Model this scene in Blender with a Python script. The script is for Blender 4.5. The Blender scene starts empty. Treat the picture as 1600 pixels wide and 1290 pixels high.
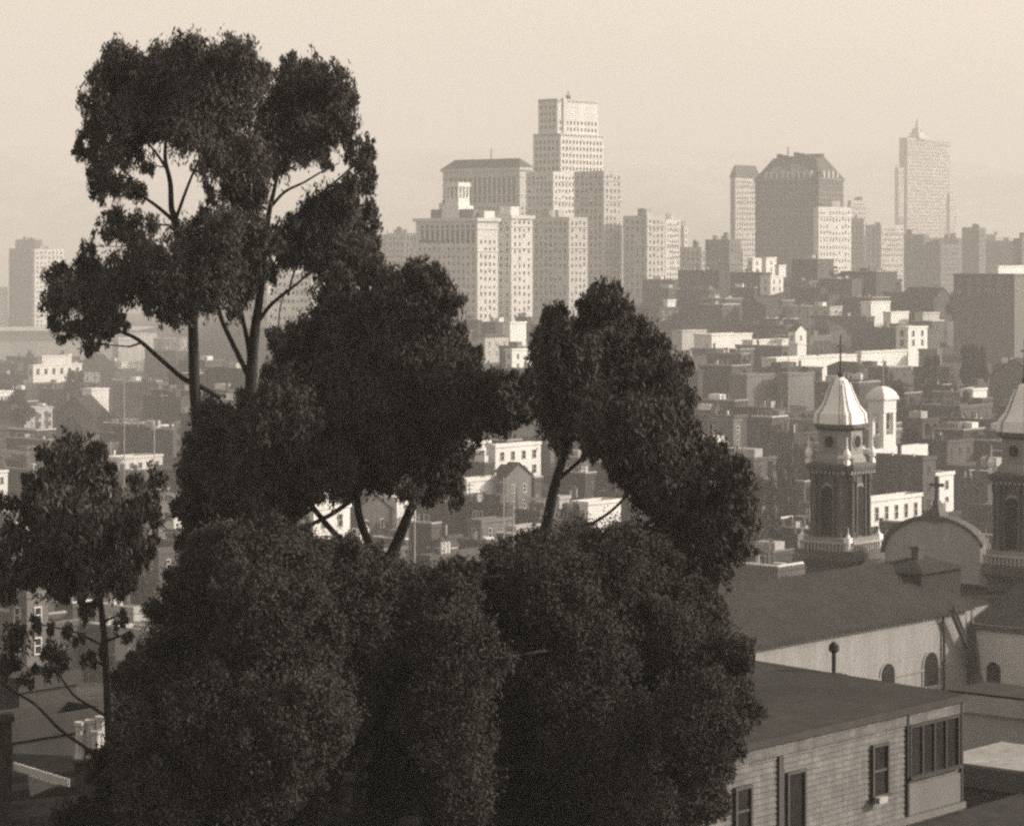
import bpy, math, random
import numpy as np
from math import radians as R
random.seed(7); RNG = np.random.default_rng(11)

# ------------------------------------------------------------------ camera, sky, sun, exposure
SC = bpy.context.scene
F, CX, HY, EYE = 4400.0, 800.0, 400.0, 80.0        # focal length in photo pixels, centre column, horizon row, eye height
cam_d = bpy.data.cameras.new('camera'); cam = bpy.data.objects.new('camera', cam_d); SC.collection.objects.link(cam)
cam.location = (0, 0, EYE); cam.rotation_euler = (R(90), 0, 0)
cam_d.sensor_fit = 'HORIZONTAL'; cam_d.sensor_width = 36; cam_d.lens = 36 * F / 1600
cam_d.shift_y = -245 / 1600; cam_d.clip_start = 1; cam_d.clip_end = 40000
SC.camera = cam
SUN = (0.97, 0.10, 0.46)
n_ = math.sqrt(sum(c * c for c in SUN)); SUN = tuple(c / n_ for c in SUN)
W = bpy.data.worlds.new('World'); SC.world = W; W.use_nodes = True
nt = W.node_tree; nt.nodes.clear()
sk = nt.nodes.new('ShaderNodeTexSky'); sk.sky_type = 'NISHITA'; sk.sun_disc = False
sk.sun_elevation = math.asin(SUN[2]); sk.sun_rotation = math.atan2(SUN[0], SUN[1])
sk.air_density = 1.0; sk.dust_density = 3.0
bw = nt.nodes.new('ShaderNodeRGBToBW'); mx = nt.nodes.new('ShaderNodeMixRGB'); mx.blend_type = 'MULTIPLY'; mx.inputs[0].default_value = 1
mx.inputs[2].default_value = (1.0, 0.872, 0.73, 1)
bg = nt.nodes.new('ShaderNodeBackground'); bg.inputs[1].default_value = 0.15
ow = nt.nodes.new('ShaderNodeOutputWorld')
nt.links.new(sk.outputs[0], bw.inputs[0]); nt.links.new(bw.outputs[0], mx.inputs[1]); nt.links.new(mx.outputs[0], bg.inputs[0]); nt.links.new(bg.outputs[0], ow.inputs[0])
sd = bpy.data.lights.new('sun', 'SUN'); sd.energy = 2.5; sd.angle = R(0.5); sd.color = (1.0, 0.872, 0.735)
so = bpy.data.objects.new('sun', sd); SC.collection.objects.link(so)
from mathutils import Vector
so.rotation_euler = Vector(SUN).to_track_quat('Z', 'Y').to_euler()
SC.view_settings.view_transform = 'Standard'; SC.view_settings.look = 'None'
SC.view_settings.exposure = 0.97; SC.view_settings.gamma = 1
SC.cycles.pixel_filter_type = 'BLACKMAN_HARRIS'; SC.cycles.filter_width = 2.5
SC.cycles.max_bounces = 6; SC.cycles.use_denoising = False
HAZE_DENSITY = 2.5e-4

# ------------------------------------------------------------------ helpers
COL = SC.collection
def P(px, py, d): return ((px - CX) * d / F, d, EYE - (py - HY) * d / F)
MATS = {}
def mat(name, v, rough=0.85, var=0.25, scale=0.6, bump=0.0, streak=False, fine=6.0, spec=0.3, courses=None, upright=False):
    if name in MATS: return MATS[name]
    m = bpy.data.materials.new(name); m.use_nodes = True; t = m.node_tree; b = t.nodes['Principled BSDF']
    b.inputs['Roughness'].default_value = rough; b.inputs['Specular IOR Level'].default_value = spec
    tc = t.nodes.new('ShaderNodeTexCoord'); mp = t.nodes.new('ShaderNodeMapping')
    if streak: mp.inputs['Scale'].default_value = (1, 1, 0.12)
    n1 = t.nodes.new('ShaderNodeTexNoise'); n1.inputs['Scale'].default_value = scale; n1.inputs['Detail'].default_value = 6
    n2 = t.nodes.new('ShaderNodeTexNoise'); n2.inputs['Scale'].default_value = scale * fine; n2.inputs['Detail'].default_value = 4
    ad = t.nodes.new('ShaderNodeMath'); ad.operation = 'MULTIPLY'
    rp = t.nodes.new('ShaderNodeValToRGB')
    col = v if isinstance(v, tuple) else (v, v, v)
    lo = tuple(c * (1 - var) for c in col) + (1,); hi = tuple(min(0.9, c * (1 + var)) for c in col) + (1,)
    rp.color_ramp.elements[0].position = 0.12; rp.color_ramp.elements[0].color = lo
    rp.color_ramp.elements[1].position = 0.42; rp.color_ramp.elements[1].color = hi
    L = t.links.new
    L(tc.outputs['Object'], mp.inputs[0]); L(mp.outputs[0], n1.inputs[0]); L(mp.outputs[0], n2.inputs[0])
    L(n1.outputs[0], ad.inputs[0]); L(n2.outputs[0], ad.inputs[1]); L(ad.outputs[0], rp.inputs[0]); L(rp.outputs[0], b.inputs['Base Color'])
    if courses:                            # laid courses: shingles or felt strips with joints of their own
        bt = t.nodes.new('ShaderNodeTexBrick'); bt.inputs['Scale'].default_value = 1; bt.inputs['Brick Width'].default_value = courses[0]; bt.inputs['Row Height'].default_value = courses[1]
        bt.inputs['Mortar Size'].default_value = courses[2]; bt.inputs['Color1'].default_value = (1, 1, 1, 1); bt.inputs['Color2'].default_value = (.72, .72, .72, 1); bt.inputs['Mortar'].default_value = (courses[3],) * 3 + (1,)
        mu = t.nodes.new('ShaderNodeMixRGB'); mu.blend_type = 'MULTIPLY'; mu.inputs[0].default_value = 1
        um = t.nodes.new('ShaderNodeMapping'); um.inputs['Rotation'].default_value = (R(90) if upright else 0, 0, 0); L(tc.outputs['Object'], um.inputs[0]); L(um.outputs[0], bt.inputs['Vector']); L(rp.outputs[0], mu.inputs[1]); L(bt.outputs['Color'], mu.inputs[2]); L(mu.outputs[0], b.inputs['Base Color'])
    if bump:
        bp = t.nodes.new('ShaderNodeBump'); bp.inputs['Strength'].default_value = bump; bp.inputs['Distance'].default_value = 0.05
        L(n2.outputs[0], bp.inputs['Height']); L(bp.outputs[0], b.inputs['Normal'])
    MATS[name] = m; return m
M_GLASS = mat('window_glass', 0.02, 0.3, 0.5, 0.4, spec=0.15)
M_LEAF = mat('eucalyptus_leaf', (.080, .077, .074), 0.95, 0.2, 0.5, spec=0.05)
M_LEAF2 = mat('bush_leaf', (.064, .0615, .059), 0.95, 0.2, 0.7, spec=0.05)
M_BARK = mat('bark', 0.024, 0.9, 0.4, 1.5, 0.6, True)
M_TAR = mat('tar_roof', 0.03, 0.95, 0.4, 0.12)
M_TAR2 = mat('grey_roof', 0.06, 0.95, 0.35, 0.12)
M_SHING = mat('shingle_roof', 0.02, 0.9, 0.45, 0.3, 0.5, courses=(.9, .45, .04, .55))
M_FELT = mat('felt_roof', 0.021, 0.9, 0.5, 0.25, 0.3, courses=(6.0, 1.0, .035, .5))
M_WOODD = mat('dark_wood', 0.05, 0.8, 0.3, 2)
M_WHITE = mat('white_paint', 0.64, 0.7, 0.10, 0.15, 0, True)
M_PALE = mat('pale_paint', 0.36, 0.75, 0.15, 0.15, 0, True)
M_GREY = mat('grey_paint', 0.125, 0.8, 0.2, 0.15, 0, True)
M_MID = mat('brown_paint', 0.065, 0.85, 0.25, 0.2, 0, True)
M_DARK = mat('dark_paint', 0.04, 0.85, 0.3, 0.2, 0, True)
M_BRICK = mat('brick', 0.065, 0.9, 0.3, 1.2)
M_STONE = mat('tower_stone', 0.40, 0.85, 0.12, 0.03, 0, True)
M_STONED = mat('dark_stone', 0.27, 0.85, 0.15, 0.03, 0, True)  # stone of its own darker tone
M_STONEL = mat('pale_terracotta', 0.52, 0.8, 0.1, 0.03, 0, True)
M_CHURCH = mat('church_plaster', 0.24, 0.85, 0.2, 0.5, 0.2, True)
M_CHURCHD = mat('weathered_stone', 0.10, 0.85, 0.35, 0.6, 0.3, True)
M_DOME = mat('painted_metal_dome', 0.86, 0.5, 0.12, 0.8, 0, True)
M_SIDING = mat('grey_siding', 0.15, 0.8, 0.3, 0.9, 0.2, True, courses=(.45, .19, .012, .6), upright=True)
M_FRAME = mat('dull_frame', 0.16, 0.8, 0.2, 1)
M_FELTP = mat('pale_felt', 0.26, 0.9, 0.3, 0.4, 0.2)
M_GROUND = mat('ground_cover', 0.03, 0.95, 0.4, 0.03)

class MB:
    def __init__(s): s.v = []; s.f = []; s.m = []; s.mats = []
    def mi(s, m):
        if m not in s.mats: s.mats.append(m)
        return s.mats.index(m)
    def face(s, pts, m): 
        b = len(s.v); s.v += pts; s.f.append(tuple(range(b, b + len(pts)))); s.m.append(s.mi(m))
    def box(s, x0, x1, y0, y1, z0, z1, m, bottom=True):
        b = len(s.v); s.v += [(x, y, z) for z in (z0, z1) for x, y in ((x0, y0), (x1, y0), (x1, y1), (x0, y1))]
        fs = [(0, 1, 5, 4), (1, 2, 6, 5), (2, 3, 7, 6), (3, 0, 4, 7), (4, 5, 6, 7)] + ([(3, 2, 1, 0)] if bottom else [])
        for f in fs: s.f.append(tuple(b + i for i in f)); s.m.append(s.mi(m))
    def ring(s, x0, x1, y0, y1, z0, z1, t, m):      # walls of a box with a parapet of thickness t, open inside from z0
        s.box_sides(x0, x1, y0, y1, z0, z1, m)
        b = len(s.v); o = ((x0, y0), (x1, y0), (x1, y1), (x0, y1)); i = ((x0 + t, y0 + t), (x1 - t, y0 + t), (x1 - t, y1 - t), (x0 + t, y1 - t))
        s.v += [(x, y, z1) for x, y in o] + [(x, y, z1) for x, y in i] + [(x, y, z1 - 1.1) for x, y in i]
        for k in range(4):
            j = (k + 1) % 4
            s.f.append((b + k, b + j, b + 4 + j, b + 4 + k)); s.m.append(s.mi(m))
            s.f.append((b + 4 + k, b + 4 + j, b + 8 + j, b + 8 + k)); s.m.append(s.mi(m))
    def box_sides(s, x0, x1, y0, y1, z0, z1, m):
        b = len(s.v); s.v += [(x, y, z) for z in (z0, z1) for x, y in ((x0, y0), (x1, y0), (x1, y1), (x0, y1))]
        for f in ((0, 1, 5, 4), (1, 2, 6, 5), (2, 3, 7, 6), (3, 0, 4, 7)): s.f.append(tuple(b + i for i in f)); s.m.append(s.mi(m))
    def loft(s, rings, m, cap=True):
        n = len(rings[0]); b = len(s.v)
        for r in rings: s.v += list(r)
        for k in range(len(rings) - 1):
            for i in range(n):
                j = (i + 1) % n
                s.f.append((b + k * n + i, b + k * n + j, b + (k + 1) * n + j, b + (k + 1) * n + i)); s.m.append(s.mi(m))
        if cap:
            s.f.append(tuple(b + (len(rings) - 1) * n + i for i in range(n))); s.m.append(s.mi(m))
            s.f.append(tuple(b + n - 1 - i for i in range(n))); s.m.append(s.mi(m))
    def tube(s, pts, rad, m, n=7):
        pts = [Vector(p) for p in pts]; rings = []
        for i, p in enumerate(pts):
            a = pts[min(i + 1, len(pts) - 1)] - pts[max(i - 1, 0)]
            a.normalize(); ref = Vector((0, 1, 0)) if abs(a.y) < 0.9 else Vector((1, 0, 0))
            e = a.cross(ref).normalized(); g = a.cross(e).normalized(); r = rad[i] if isinstance(rad, (list, tuple)) else rad
            rings.append([tuple(p + e * (r * math.cos(2 * math.pi * k / n)) + g * (r * math.sin(2 * math.pi * k / n))) for k in range(n)])
        s.loft(rings, m)
    def build(s, name, parent=None, loc=(0, 0, 0), rz=0, smooth=False):
        me = bpy.data.meshes.new(name); me.from_pydata(s.v, [], s.f)
        for m in s.mats: me.materials.append(m)
        me.polygons.foreach_set('material_index', s.m)
        if smooth: me.polygons.foreach_set('use_smooth', [True] * len(s.f))
        me.update(); o = bpy.data.objects.new(name, me); COL.objects.link(o); o.location = loc; o.rotation_euler.z = rz
        if parent: o.parent = parent
        return o
def link(name, me, parent, loc=(0, 0, 0), rz=0, sc=None):
    o = bpy.data.objects.new(name, me); COL.objects.link(o); o.parent = parent; o.location = loc; o.rotation_euler.z = rz
    if sc: o.scale = sc
    return o
def tag(o, label=None, cat=None, group=None, kind=None):
    if label: o['label'] = label
    if cat: o['category'] = cat
    if group: o['group'] = group
    if kind: o['kind'] = kind
    return o
def thing(name, loc, rz, label, cat, group=None):
    o = bpy.data.objects.new(name, None); COL.objects.link(o); o.empty_display_size = 1; o.location = loc; o.rotation_euler.z = rz
    return tag(o, label, cat, group)
TH = math.atan2(0.762, 0.648)          # the street grid

# ------------------------------------------------------------------ terrain, bay, hills
MIDP = [(-400, 82), (0, 74), (30, 66), (60, 60), (85, 57), (110, 53), (150, 45), (250, 31), (400, 14), (500, 12), (700, 22), (1000, 33), (1550, 45), (2300, 42), (3200, 30), (3900, -4), (40000, -4)]
LEFP = [(-400, 82), (0, 74), (30, 66), (60, 60), (85, 57), (110, 53), (150, 45), (250, 31), (400, 14), (500, 10), (1000, 8), (1950, 3), (2060, -4), (2600, -4), (2680, 4), (3700, 4), (3900, -4), (40000, -4)]
def interp(pr, d): return float(np.interp(d, [p[0] for p in pr], [p[1] for p in pr]))
def ground(x, d):
    t = x / max(d, 50.0); s = min(1, max(0, (t + 0.085) / -0.06)); s = s * s * (3 - 2 * s)
    bump = 27 * math.exp(-((x - 150) / 75) ** 2 - ((d - 1480) / 170) ** 2)
    return interp(MIDP, d) * (1 - s) + interp(LEFP, d) * s + bump
ys = [-400, -100, 0, 20, 40, 60, 80, 100, 125, 150, 175, 200, 250, 300, 350, 400, 450, 500, 600, 700, 800, 900, 1000, 1150, 1300, 1450, 1600, 1800, 1950, 2000, 2060, 2150, 2400, 2600, 2640, 2680, 2900, 3200, 3500, 3700, 3900, 4500, 9000, 14000]
xs = [-7000, -3500, -2000, -1200, -900] + list(range(-700, 701, 25)) + [900, 1200, 2000, 3500, 7000]
tm = MB(); 
tm.v = [(x, y, ground(x, y) + (0.6 * math.sin(x * .031) * math.cos(y * .023) if 30 < y < 3000 else 0)) for y in ys for x in xs]
nx = len(xs)
for j in range(len(ys) - 1):
    for i in range(nx - 1): tm.f.append((j * nx + i, j * nx + i + 1, (j + 1) * nx + i + 1, (j + 1) * nx + i)); tm.m.append(0)
tm.mats = [M_GROUND]
tag(tm.build('ground', smooth=True), kind='structure')
mw = bpy.data.materials.new('bay_water'); mw.use_nodes = True; b = mw.node_tree.nodes['Principled BSDF']
b.inputs['Base Color'].default_value = (.06, .06, .06, 1); b.inputs['Roughness'].default_value = .35
nz = mw.node_tree.nodes.new('ShaderNodeTexNoise'); nz.inputs['Scale'].default_value = .08; bp = mw.node_tree.nodes.new('ShaderNodeBump'); bp.inputs['Strength'].default_value = .4
mw.node_tree.links.new(nz.outputs[0], bp.inputs['Height']); mw.node_tree.links.new(bp.outputs[0], b.inputs['Normal'])
wb = MB(); wb.face([(-6900, 1900, 0), (6900, 1900, 0), (6900, 13500, 0), (-6900, 13500, 0)], mw)
tag(wb.build('water'), kind='structure')
hm = MB(); M_HILL = mat('hill_grass', 0.34, 0.95, 0.3, 0.002)
N = 90; rows = 7
def ridge(x):
    px = CX + x * F / 9000
    pr = [(-2500, 290), (-600, 245), (100, 228), (400, 238), (650, 240), (900, 232), (1060, 231), (1200, 236), (1350, 246), (1500, 262), (1700, 285), (2400, 300), (4000, 320)]
    y = float(np.interp(px, [p[0] for p in pr], [p[1] for p in pr])) + 2.5 * math.sin(px * .031) + 1.5 * math.sin(px * .083 + 1)
    return EYE + (HY - y) * 9000 / F
for r in range(rows + 4):
    for i in range(N + 1):
        x = -5200 + 10400 * i / N; k = r / rows
        h = ridge(x) * (math.sin(min(k, 1) * math.pi / 2) ** .9 if k <= 1 else 1 - .25 * (k - 1) * rows / 4)
        hm.v.append((x, 6800 + 2200 * k + 120 * math.sin(x * .004 + r), -3 + h + (18 * math.sin(x * .009 + r * 1.7) if 0 < r < rows else 0)))
for r in range(rows + 3):
    for i in range(N): a = r * (N + 1) + i; hm.f.append((a, a + 1, a + N + 2, a + N + 1)); hm.m.append(0)
hm.mats = [M_HILL]; tag(hm.build('hills', smooth=True), kind='structure')

# ------------------------------------------------------------------ buildings
def window_mesh(frame_m, name='window', arch=False, bars=True):
    """unit window: x 0..1 across, y 0 (wall) .. -1 (outwards, times depth), z 0..1 up"""
    m = MB(); f = 0.1
    m.box(0, f, -1, 0.5, 0, 1, frame_m); m.box(1 - f, 1, -1, 0.5, 0, 1, frame_m)
    m.box(f, 1 - f, -1, 0.5, 0.94, 1, frame_m); m.box(-0.05, 1.05, -1.3, 0.5, -0.06, 0, frame_m)
    m.box(f, 1 - f, -0.3, 0.4, 0, 0.94, M_GLASS)
    if bars: m.box(f, 1 - f, -0.7, 0.4, 0.46, 0.51, frame_m)
    me = bpy.data.meshes.new(name)
    me.from_pydata(m.v, [], m.f)
    for q in m.mats: me.materials.append(q)
    me.polygons.foreach_set('material_index', m.m); return me, m
def plain_window(frame_m):
    m = MB(); m.box(0, 1, -1, 0.5, 0, 1, M_GLASS); m.box(-.08, 1.08, -1.8, .5, -.12, 0, frame_m)
    me = bpy.data.meshes.new('window'); me.from_pydata(m.v, [], m.f)
    for q in m.mats: me.materials.append(q)
    me.polygons.foreach_set('material_index', m.m); return me, m
WIN = {}
def win(kind, fm):
    k = (kind, fm.name)
    if k not in WIN: WIN[k] = window_mesh(fm) if kind == 'sash' else plain_window(fm)
    return WIN[k]
def put_windows(root, specs, kind, fm, limit=100):
    """specs: (face, a, z, w, h): face 'R' lies on local y=0, 'L' on local x=0"""
    me, mb = win(kind, fm); dep = 0.14 if kind == 'sash' else 0.12
    specs = sorted(specs, key=lambda s: (-(s[3] * s[4]) - (0.5 if s[0] == 'R' else 0)))
    rest = MB(); rest.mats = list(mb.mats)
    for n, (face, a, z, w, h, *off) in enumerate(specs):
        ox, oy = off if off else (0, 0)
        if face == 'R': loc = (a, oy, z); rz = 0
        else: loc = (ox, a + w, z); rz = -math.pi / 2
        if n < limit: link('window', me, root, loc, rz, (w, dep, h))
        else:
            b = len(rest.v); c, s_ = math.cos(rz), math.sin(rz)
            for v in mb.v:
                X, Y, Z = v[0] * w, v[1] * dep, v[2] * h
                rest.v.append((loc[0] + X * c - Y * s_, loc[1] + X * s_ + Y * c, loc[2] + Z))
            for f, mm in zip(mb.f, mb.m): rest.f.append(tuple(b + i for i in f)); rest.m.append(mm)
    if rest.f: o = rest.build('windows', root); o['kind'] = 'stuff'
def grid_specs(face, L, z0, z1, fl, wp, ww, wh, margin=1.0, off=None):
    n = max(1, int((L - 2 * margin) // wp)); out = []; st = (L - 2 * margin) / n
    z = z1 - fl
    while z > z0:
        for k in range(n):
            s = (face, margin + st * k + (st - ww) / 2, z + (fl - wh) * .45, ww, wh)
            out.append(s + tuple(off) if off else s)
        z -= fl
    return out
FOOT = []      # footprints in grid coordinates
FEAT = []      # what the photograph shows of a hand-placed building: x range, lowest row seen, distance
def frame(x0, xc, x1, ytop, d, th=TH):
    X = (xc - CX) * d / F; ux, uy = math.cos(th), math.sin(th); vx, vy = -uy, ux
    k = (x1 - CX) / F; LR = (k * d - X) / (ux - k * uy); k = (x0 - CX) / F; LL = (k * d - X) / (vx - k * vy)
    return X, d, EYE - (ytop - HY) * d / F, LR, LL
def uv(x, y): c, s = math.cos(TH), math.sin(TH); return x * c + y * s, -x * s + y * c
def reg(X, Y, LR, LL): u, v = uv(X, Y); FOOT.append((u, u + LR, v, v + LL))
def free(X, Y, LR, LL, gap=0.4):
    u, v = uv(X, Y)
    return all(u + LR + gap < a or u > b + gap or v + LL + gap < c or v > e + gap for a, b, c, e in FOOT)

def skyscraper(label, x0, xc, x1, ytop, d, wall=M_STONE, fl=3.9, wp=3.1, ww=1.25, wh=1.9, cornice=0.0, tiers=(), zb=None, crown=None, name='office_tower', left_win=True, group=None, cat='skyscraper', blank=0.0):
    X, Y, zt, LR, LL = frame(x0, xc, x1, ytop, d)
    LR = max(LR, 4); LL = max(LL, 4); zg = ground(X, Y) - 2
    root = thing(name, (X, Y, zg), TH, label, cat, group); h = zt - zg
    m = MB(); m.ring(0, LR, 0, LL, 0, h, 0.5, wall); m.build('wall', root)
    r = MB(); r.box(.45, LR - .45, .45, LL - .45, h - 1.3, h - 0.9, M_TAR2); r.build('roof', root)
    if cornice:
        c = MB(); c.ring(-cornice, LR + cornice, -cornice, LL + cornice, h - 1.6, h + .25, cornice - .004, wall)
        c.face([(-cornice, -cornice, h - 1.6), (-cornice, LL + cornice, h - 1.6), (LR + cornice, LL + cornice, h - 1.6), (LR + cornice, -cornice, h - 1.6)], wall)
        c.build('cornice', root)
    base = max(2.0, h - (150 if d > 2600 else 95))
    sp = grid_specs('R', LR, base, h - 1.5 - blank, fl, wp, ww, wh, margin=min(1.2, LR * .08))
    if left_win: sp += grid_specs('L', LL, base, h - 1.5 - blank, fl, wp, ww, wh, margin=min(1.2, LL * .08))
    rs = random.Random(int(xc * 7 + ytop)); sp = [q for q in sp if rs.random() > .05]
    sp = [(q[0], q[1], q[2] + (rs.uniform(0, .9) if rs.random() < .3 else 0), q[3], q[4] * (1 if rs.random() < .6 else rs.uniform(.5, .95))) + tuple(q[5:]) for q in sp]
    put_windows(root, sp, 'plain', wall); reg(X, Y, LR, LL)
    b3 = MB()
    for zz in (h - 2.0 - fl, h - 2.0 - 4 * fl):
        if zz > 4: b3.box(-.45, LR + .1, -.45, -.02, zz, zz + .7, wall); b3.box(-.45, -.02, -.02, LL + .1, zz, zz + .7, wall)
    b3.build('belt_course', root)
    b4 = MB()
    for k in range(rs.randint(1, 3)):
        w1, w2, x1_, y1_ = rs.uniform(.12, .3) * LR, rs.uniform(.1, .25) * LL, rs.uniform(.1, .6) * LR, rs.uniform(.1, .7) * LL
        b4.box(x1_, x1_ + w1, y1_, y1_ + w2, h - 1, h + rs.uniform(1.5, 4.5), rs.choice((wall, M_MID, M_STONED)))
    if cornice < 1 and xc not in (1280, 1418, 943.6, 864.5): b4.build('roof_bulkhead', root)
    return root, LR, LL, h
def local_px(px, d): return (px - CX) * d / F

# A: hotel with the loggia
root, LR, LL, h = skyscraper('broad pale hotel block with a loggia of tall arches under its jutting cornice', 650, 746, 778, 341, 1500, M_STONEL, fl=3.95, wp=3.4, cornice=1.3, blank=9, name='hotel_building', cat='hotel')
m = MB()
for k in range(11):
    y = 2 + k * (LL - 4) / 11; m.box(-.12, .3, y, y + (LL - 4) / 11 * .55, h - 13, h - 3.5, M_GLASS)
lo = m.build('loggia_opening', root)
for k in range(3):
    pass
m = MB(); m.box(2, LR - 10, 5, LL - 9, h - 1, h + 5, M_GREY); m.build('penthouse', root)
m = MB(); m.box(LR - 9.5, LR - 1, 1.5, 10, h - 1, h + 4, M_WHITE); m.build('stair_bulkhead', root)
ring = lambda r, z, cx, cy, n=12: [(cx + r * math.cos(2 * math.pi * i / n), cy + r * math.sin(2 * math.pi * i / n), z) for i in range(n)]
m = MB(); cx_, cy_ = LR * .42, LL * .46
m.box(cx_ - 6, cx_ + 6, cy_ - 6, cy_ + 6, h - 1, h + 7, M_WHITE); m.box(cx_ - 4.6, cx_ + 4.6, cy_ - 4.6, cy_ + 4.6, h + 7, h + 11, M_WHITE)
for a in (-4, -1.3, 1.3, 4):
    for b_ in (-4, -1.3, 1.3, 4):
        if max(abs(a), abs(b_)) > 2: m.box(cx_ + a - .5, cx_ + a + .5, cy_ + b_ - .5, cy_ + b_ + .5, h + 11, h + 17, M_WHITE)
m.box(cx_ - 2.6, cx_ + 2.6, cy_ - 2.6, cy_ + 2.6, h + 11, h + 17, M_GREY)
m.box(cx_ - 5, cx_ + 5, cy_ - 5, cy_ + 5, h + 17, h + 19.5, M_WHITE); m.build('belvedere', root)
# B
root, LR, LL, h = skyscraper('narrow pale hotel wing between the loggia block and the dark slab', 776, 799, 832, 337, 1535, M_STONEL, fl=3.95, wp=3.4, cornice=1.0, name='hotel_building', cat='hotel')
m = MB(); m.box(2, 9, 2, 10, h - 1, h + 5, M_WHITE); m.build('stair_bulkhead', root)
skyscraper('plain office slab with a wide dark side left of the stepped tower base', 832, 889, 918, 339, 1565, M_STONE, fl=3.9)
skyscraper('tall narrow office wing rising right of the highest tower', 897, 943.6, 972, 267, 1620, M_STONE, fl=3.9)
# E: the highest tower, three tiers in one thing
root, LR, LL, h = skyscraper('highest stepped skyscraper with a flagpole on its top tier', 822, 864.5, 905, 268, 1680, M_STONEL, fl=4.0, name='stepped_tower')
def tier(root, LRb, h0, x0, xc, x1, ytop, d, wall, name, Xr, Yr, zg, **kw):
    X, Y, zt, LR, LL = frame(x0, xc, x1, ytop, d)
    u0, v0 = uv(X - Xr, Y - Yr); t = MB(); H = zt - zg
    t.box(u0, u0 + LR, v0, v0 + LL, h0, H - .5, wall, False); t.ring(u0, u0 + LR, v0, v0 + LL, H - 2, H, .6, wall)
    o = t.build(name, root)
    sp = grid_specs('R', LR, h0, H - 3 - kw.get('blank', 0), 4.0, 3.2, 1.4, 2.0); sp = [(a, b + u0, c, w, hh, 0, v0) for a, b, c, w, hh in sp]
    s2 = grid_specs('L', LL, h0, H - 3, 4.0, 3.2, 1.2, 2.0); sp += [(a, b + v0, c, w, hh, u0, 0) for a, b, c, w, hh in s2]
    return u0, v0, LR, LL, H, sp
Xr, Yr, zg = root.location
u1 = tier(root, LR, h - 1.2, 833, 876, 943, 208, 1690, M_STONEL, 'upper_tier', Xr, Yr, zg)
u2 = tier(root, LR, u1[4] - 1.2, 841, 871, 935, 154, 1697, M_STONEL, 'top_tier', Xr, Yr, zg, blank=9)
put_windows(root, u1[5] + u2[5], 'plain', M_STONEL, limit=60)
m = MB(); a, b_, lr, ll, H, _ = u2
m.box(a + lr * .12, a + lr * .2, b_ - 1.0, b_ + 1, H - 30, H + .5, M_STONEL); m.build('corner_pier', root)
m = MB(); m.tube([(a + lr * .35, b_ + 3, H - 1), (a + lr * .35, b_ + 3, H + 5)], .35, M_DARK); m.box(a + lr * .35 - 1.1, a + lr * .35 + 1.1, b_ + 2, b_ + 4, H - 1, H + 2.6, M_DARK); m.build('flagpole', root)
# F: hip roofed block behind
root, LR, LL, h = skyscraper('massive dark block with a low hipped roof behind the hotel', 692, 812, 832, 262, 1790, M_STONE, fl=3.9, cornice=1.2, blank=22, name='hipped_roof_tower')
def hip(root, LR, LL, z, rise, ins, mt, name='roof', over=1.0, ridge_m=None):
    m = MB(); o = over; A = [(-o, -o, z), (LR + o, -o, z), (LR + o, LL + o, z), (-o, LL + o, z)]; B = [(ins, ins, z + rise), (max(LR - ins, ins + .1), ins, z + rise), (max(LR - ins, ins + .1), LL - ins, z + rise), (ins, LL - ins, z + rise)]
    for k in range(4): j = (k + 1) % 4; m.face([A[k], A[j], B[j], B[k]], mt)
    m.face(B, mt); m.face(A[::-1], mt); return m.build(name, root)
hip(root, LR, LL, h + .3, 6, min(LR * .45, 12), M_MID, 'hipped_roof')
m = MB()
for k in range(14): y = 4 + k * (LL - 8) / 14; m.box(-.15, .3, y, y + (LL - 8) / 14 * .42, h - 22, h - 5, M_GLASS)
m.build('arcade_opening', root)
m = MB(); m.tube([(LR * .5, LL * .45, h + 6), (LR * .5, LL * .45, h + 13)], .3, M_DARK); m.build('flagpole', root)
skyscraper('squat dark lower block on the left shoulder of the hip-roofed tower', 686, 700, 706, 317, 1740, M_STONE, left_win=False)
skyscraper('medium office slab right of the tall narrow wing with a dark side', 973.5, 1011, 1039, 337, 1610, M_STONE, fl=3.9)
skyscraper('pale hazy block with stacked bay windows behind the medium slab', 1034, 1040, 1063, 343, 1850, M_STONEL, fl=3.6, wp=2.7)
skyscraper('small pale chimney-like shaft right of the stacked bay block', 1066, 1069, 1075, 354, 2100, M_STONEL, left_win=False, name='slender_tower')
skyscraper('low grey office block seen through the gap right of the dark crown', 590, 605, 645, 366, 1950, M_STONE)
skyscraper('small block with water tanks peeking left of the loggia hotel', 605, 633, 652, 364, 1800, M_STONEL)
skyscraper('pale slab with ledges seen between the eucalyptus limbs', 380, 418, 484, 395, 1500, M_STONEL, fl=4.4, ww=1.8)
skyscraper('grey wall building right behind the ledged slab between the limbs', 470, 486, 505, 418, 1600, M_STONE)
# right cluster
root, LR, LL, h = skyscraper('slim hazy tower with a peaked roof left of the mansard block', 1141, 1149, 1187, 277, 2050, M_STONE, fl=3.8)
hip(root, LR, LL, h, 9, min(LR, LL) * .46, M_MID, 'peaked_roof', .6)
root, LR, LL, h = skyscraper('broad mansard-roofed skyscraper with dark left side', 1180, 1280, 1318, 278, 1900, M_GREY, fl=3.8, cornice=.8, name='mansard_tower')
hip(root, LR, LL, h + .3, 14, 9, M_MID, 'mansard_roof', .2)
m = MB()
for k in range(7): y = 10 + k * (LL - 20) / 7; m.box(9, 11.5, y, y + 3.0 + (k * 7 % 3), h + 14, h + 15.5 + (k * 5 % 4) * .9, M_MID); m.box(2.5, 6, y - 4, y + (k * 3 % 4), h, h + 5 + (k * 5 % 4) * 1.6, M_STONED)
m.box(LR - 14, LR - 10, 9, LL * .4, h + 13, h + 17, M_MID); m.build('roof_crest', root)
m = MB()
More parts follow.
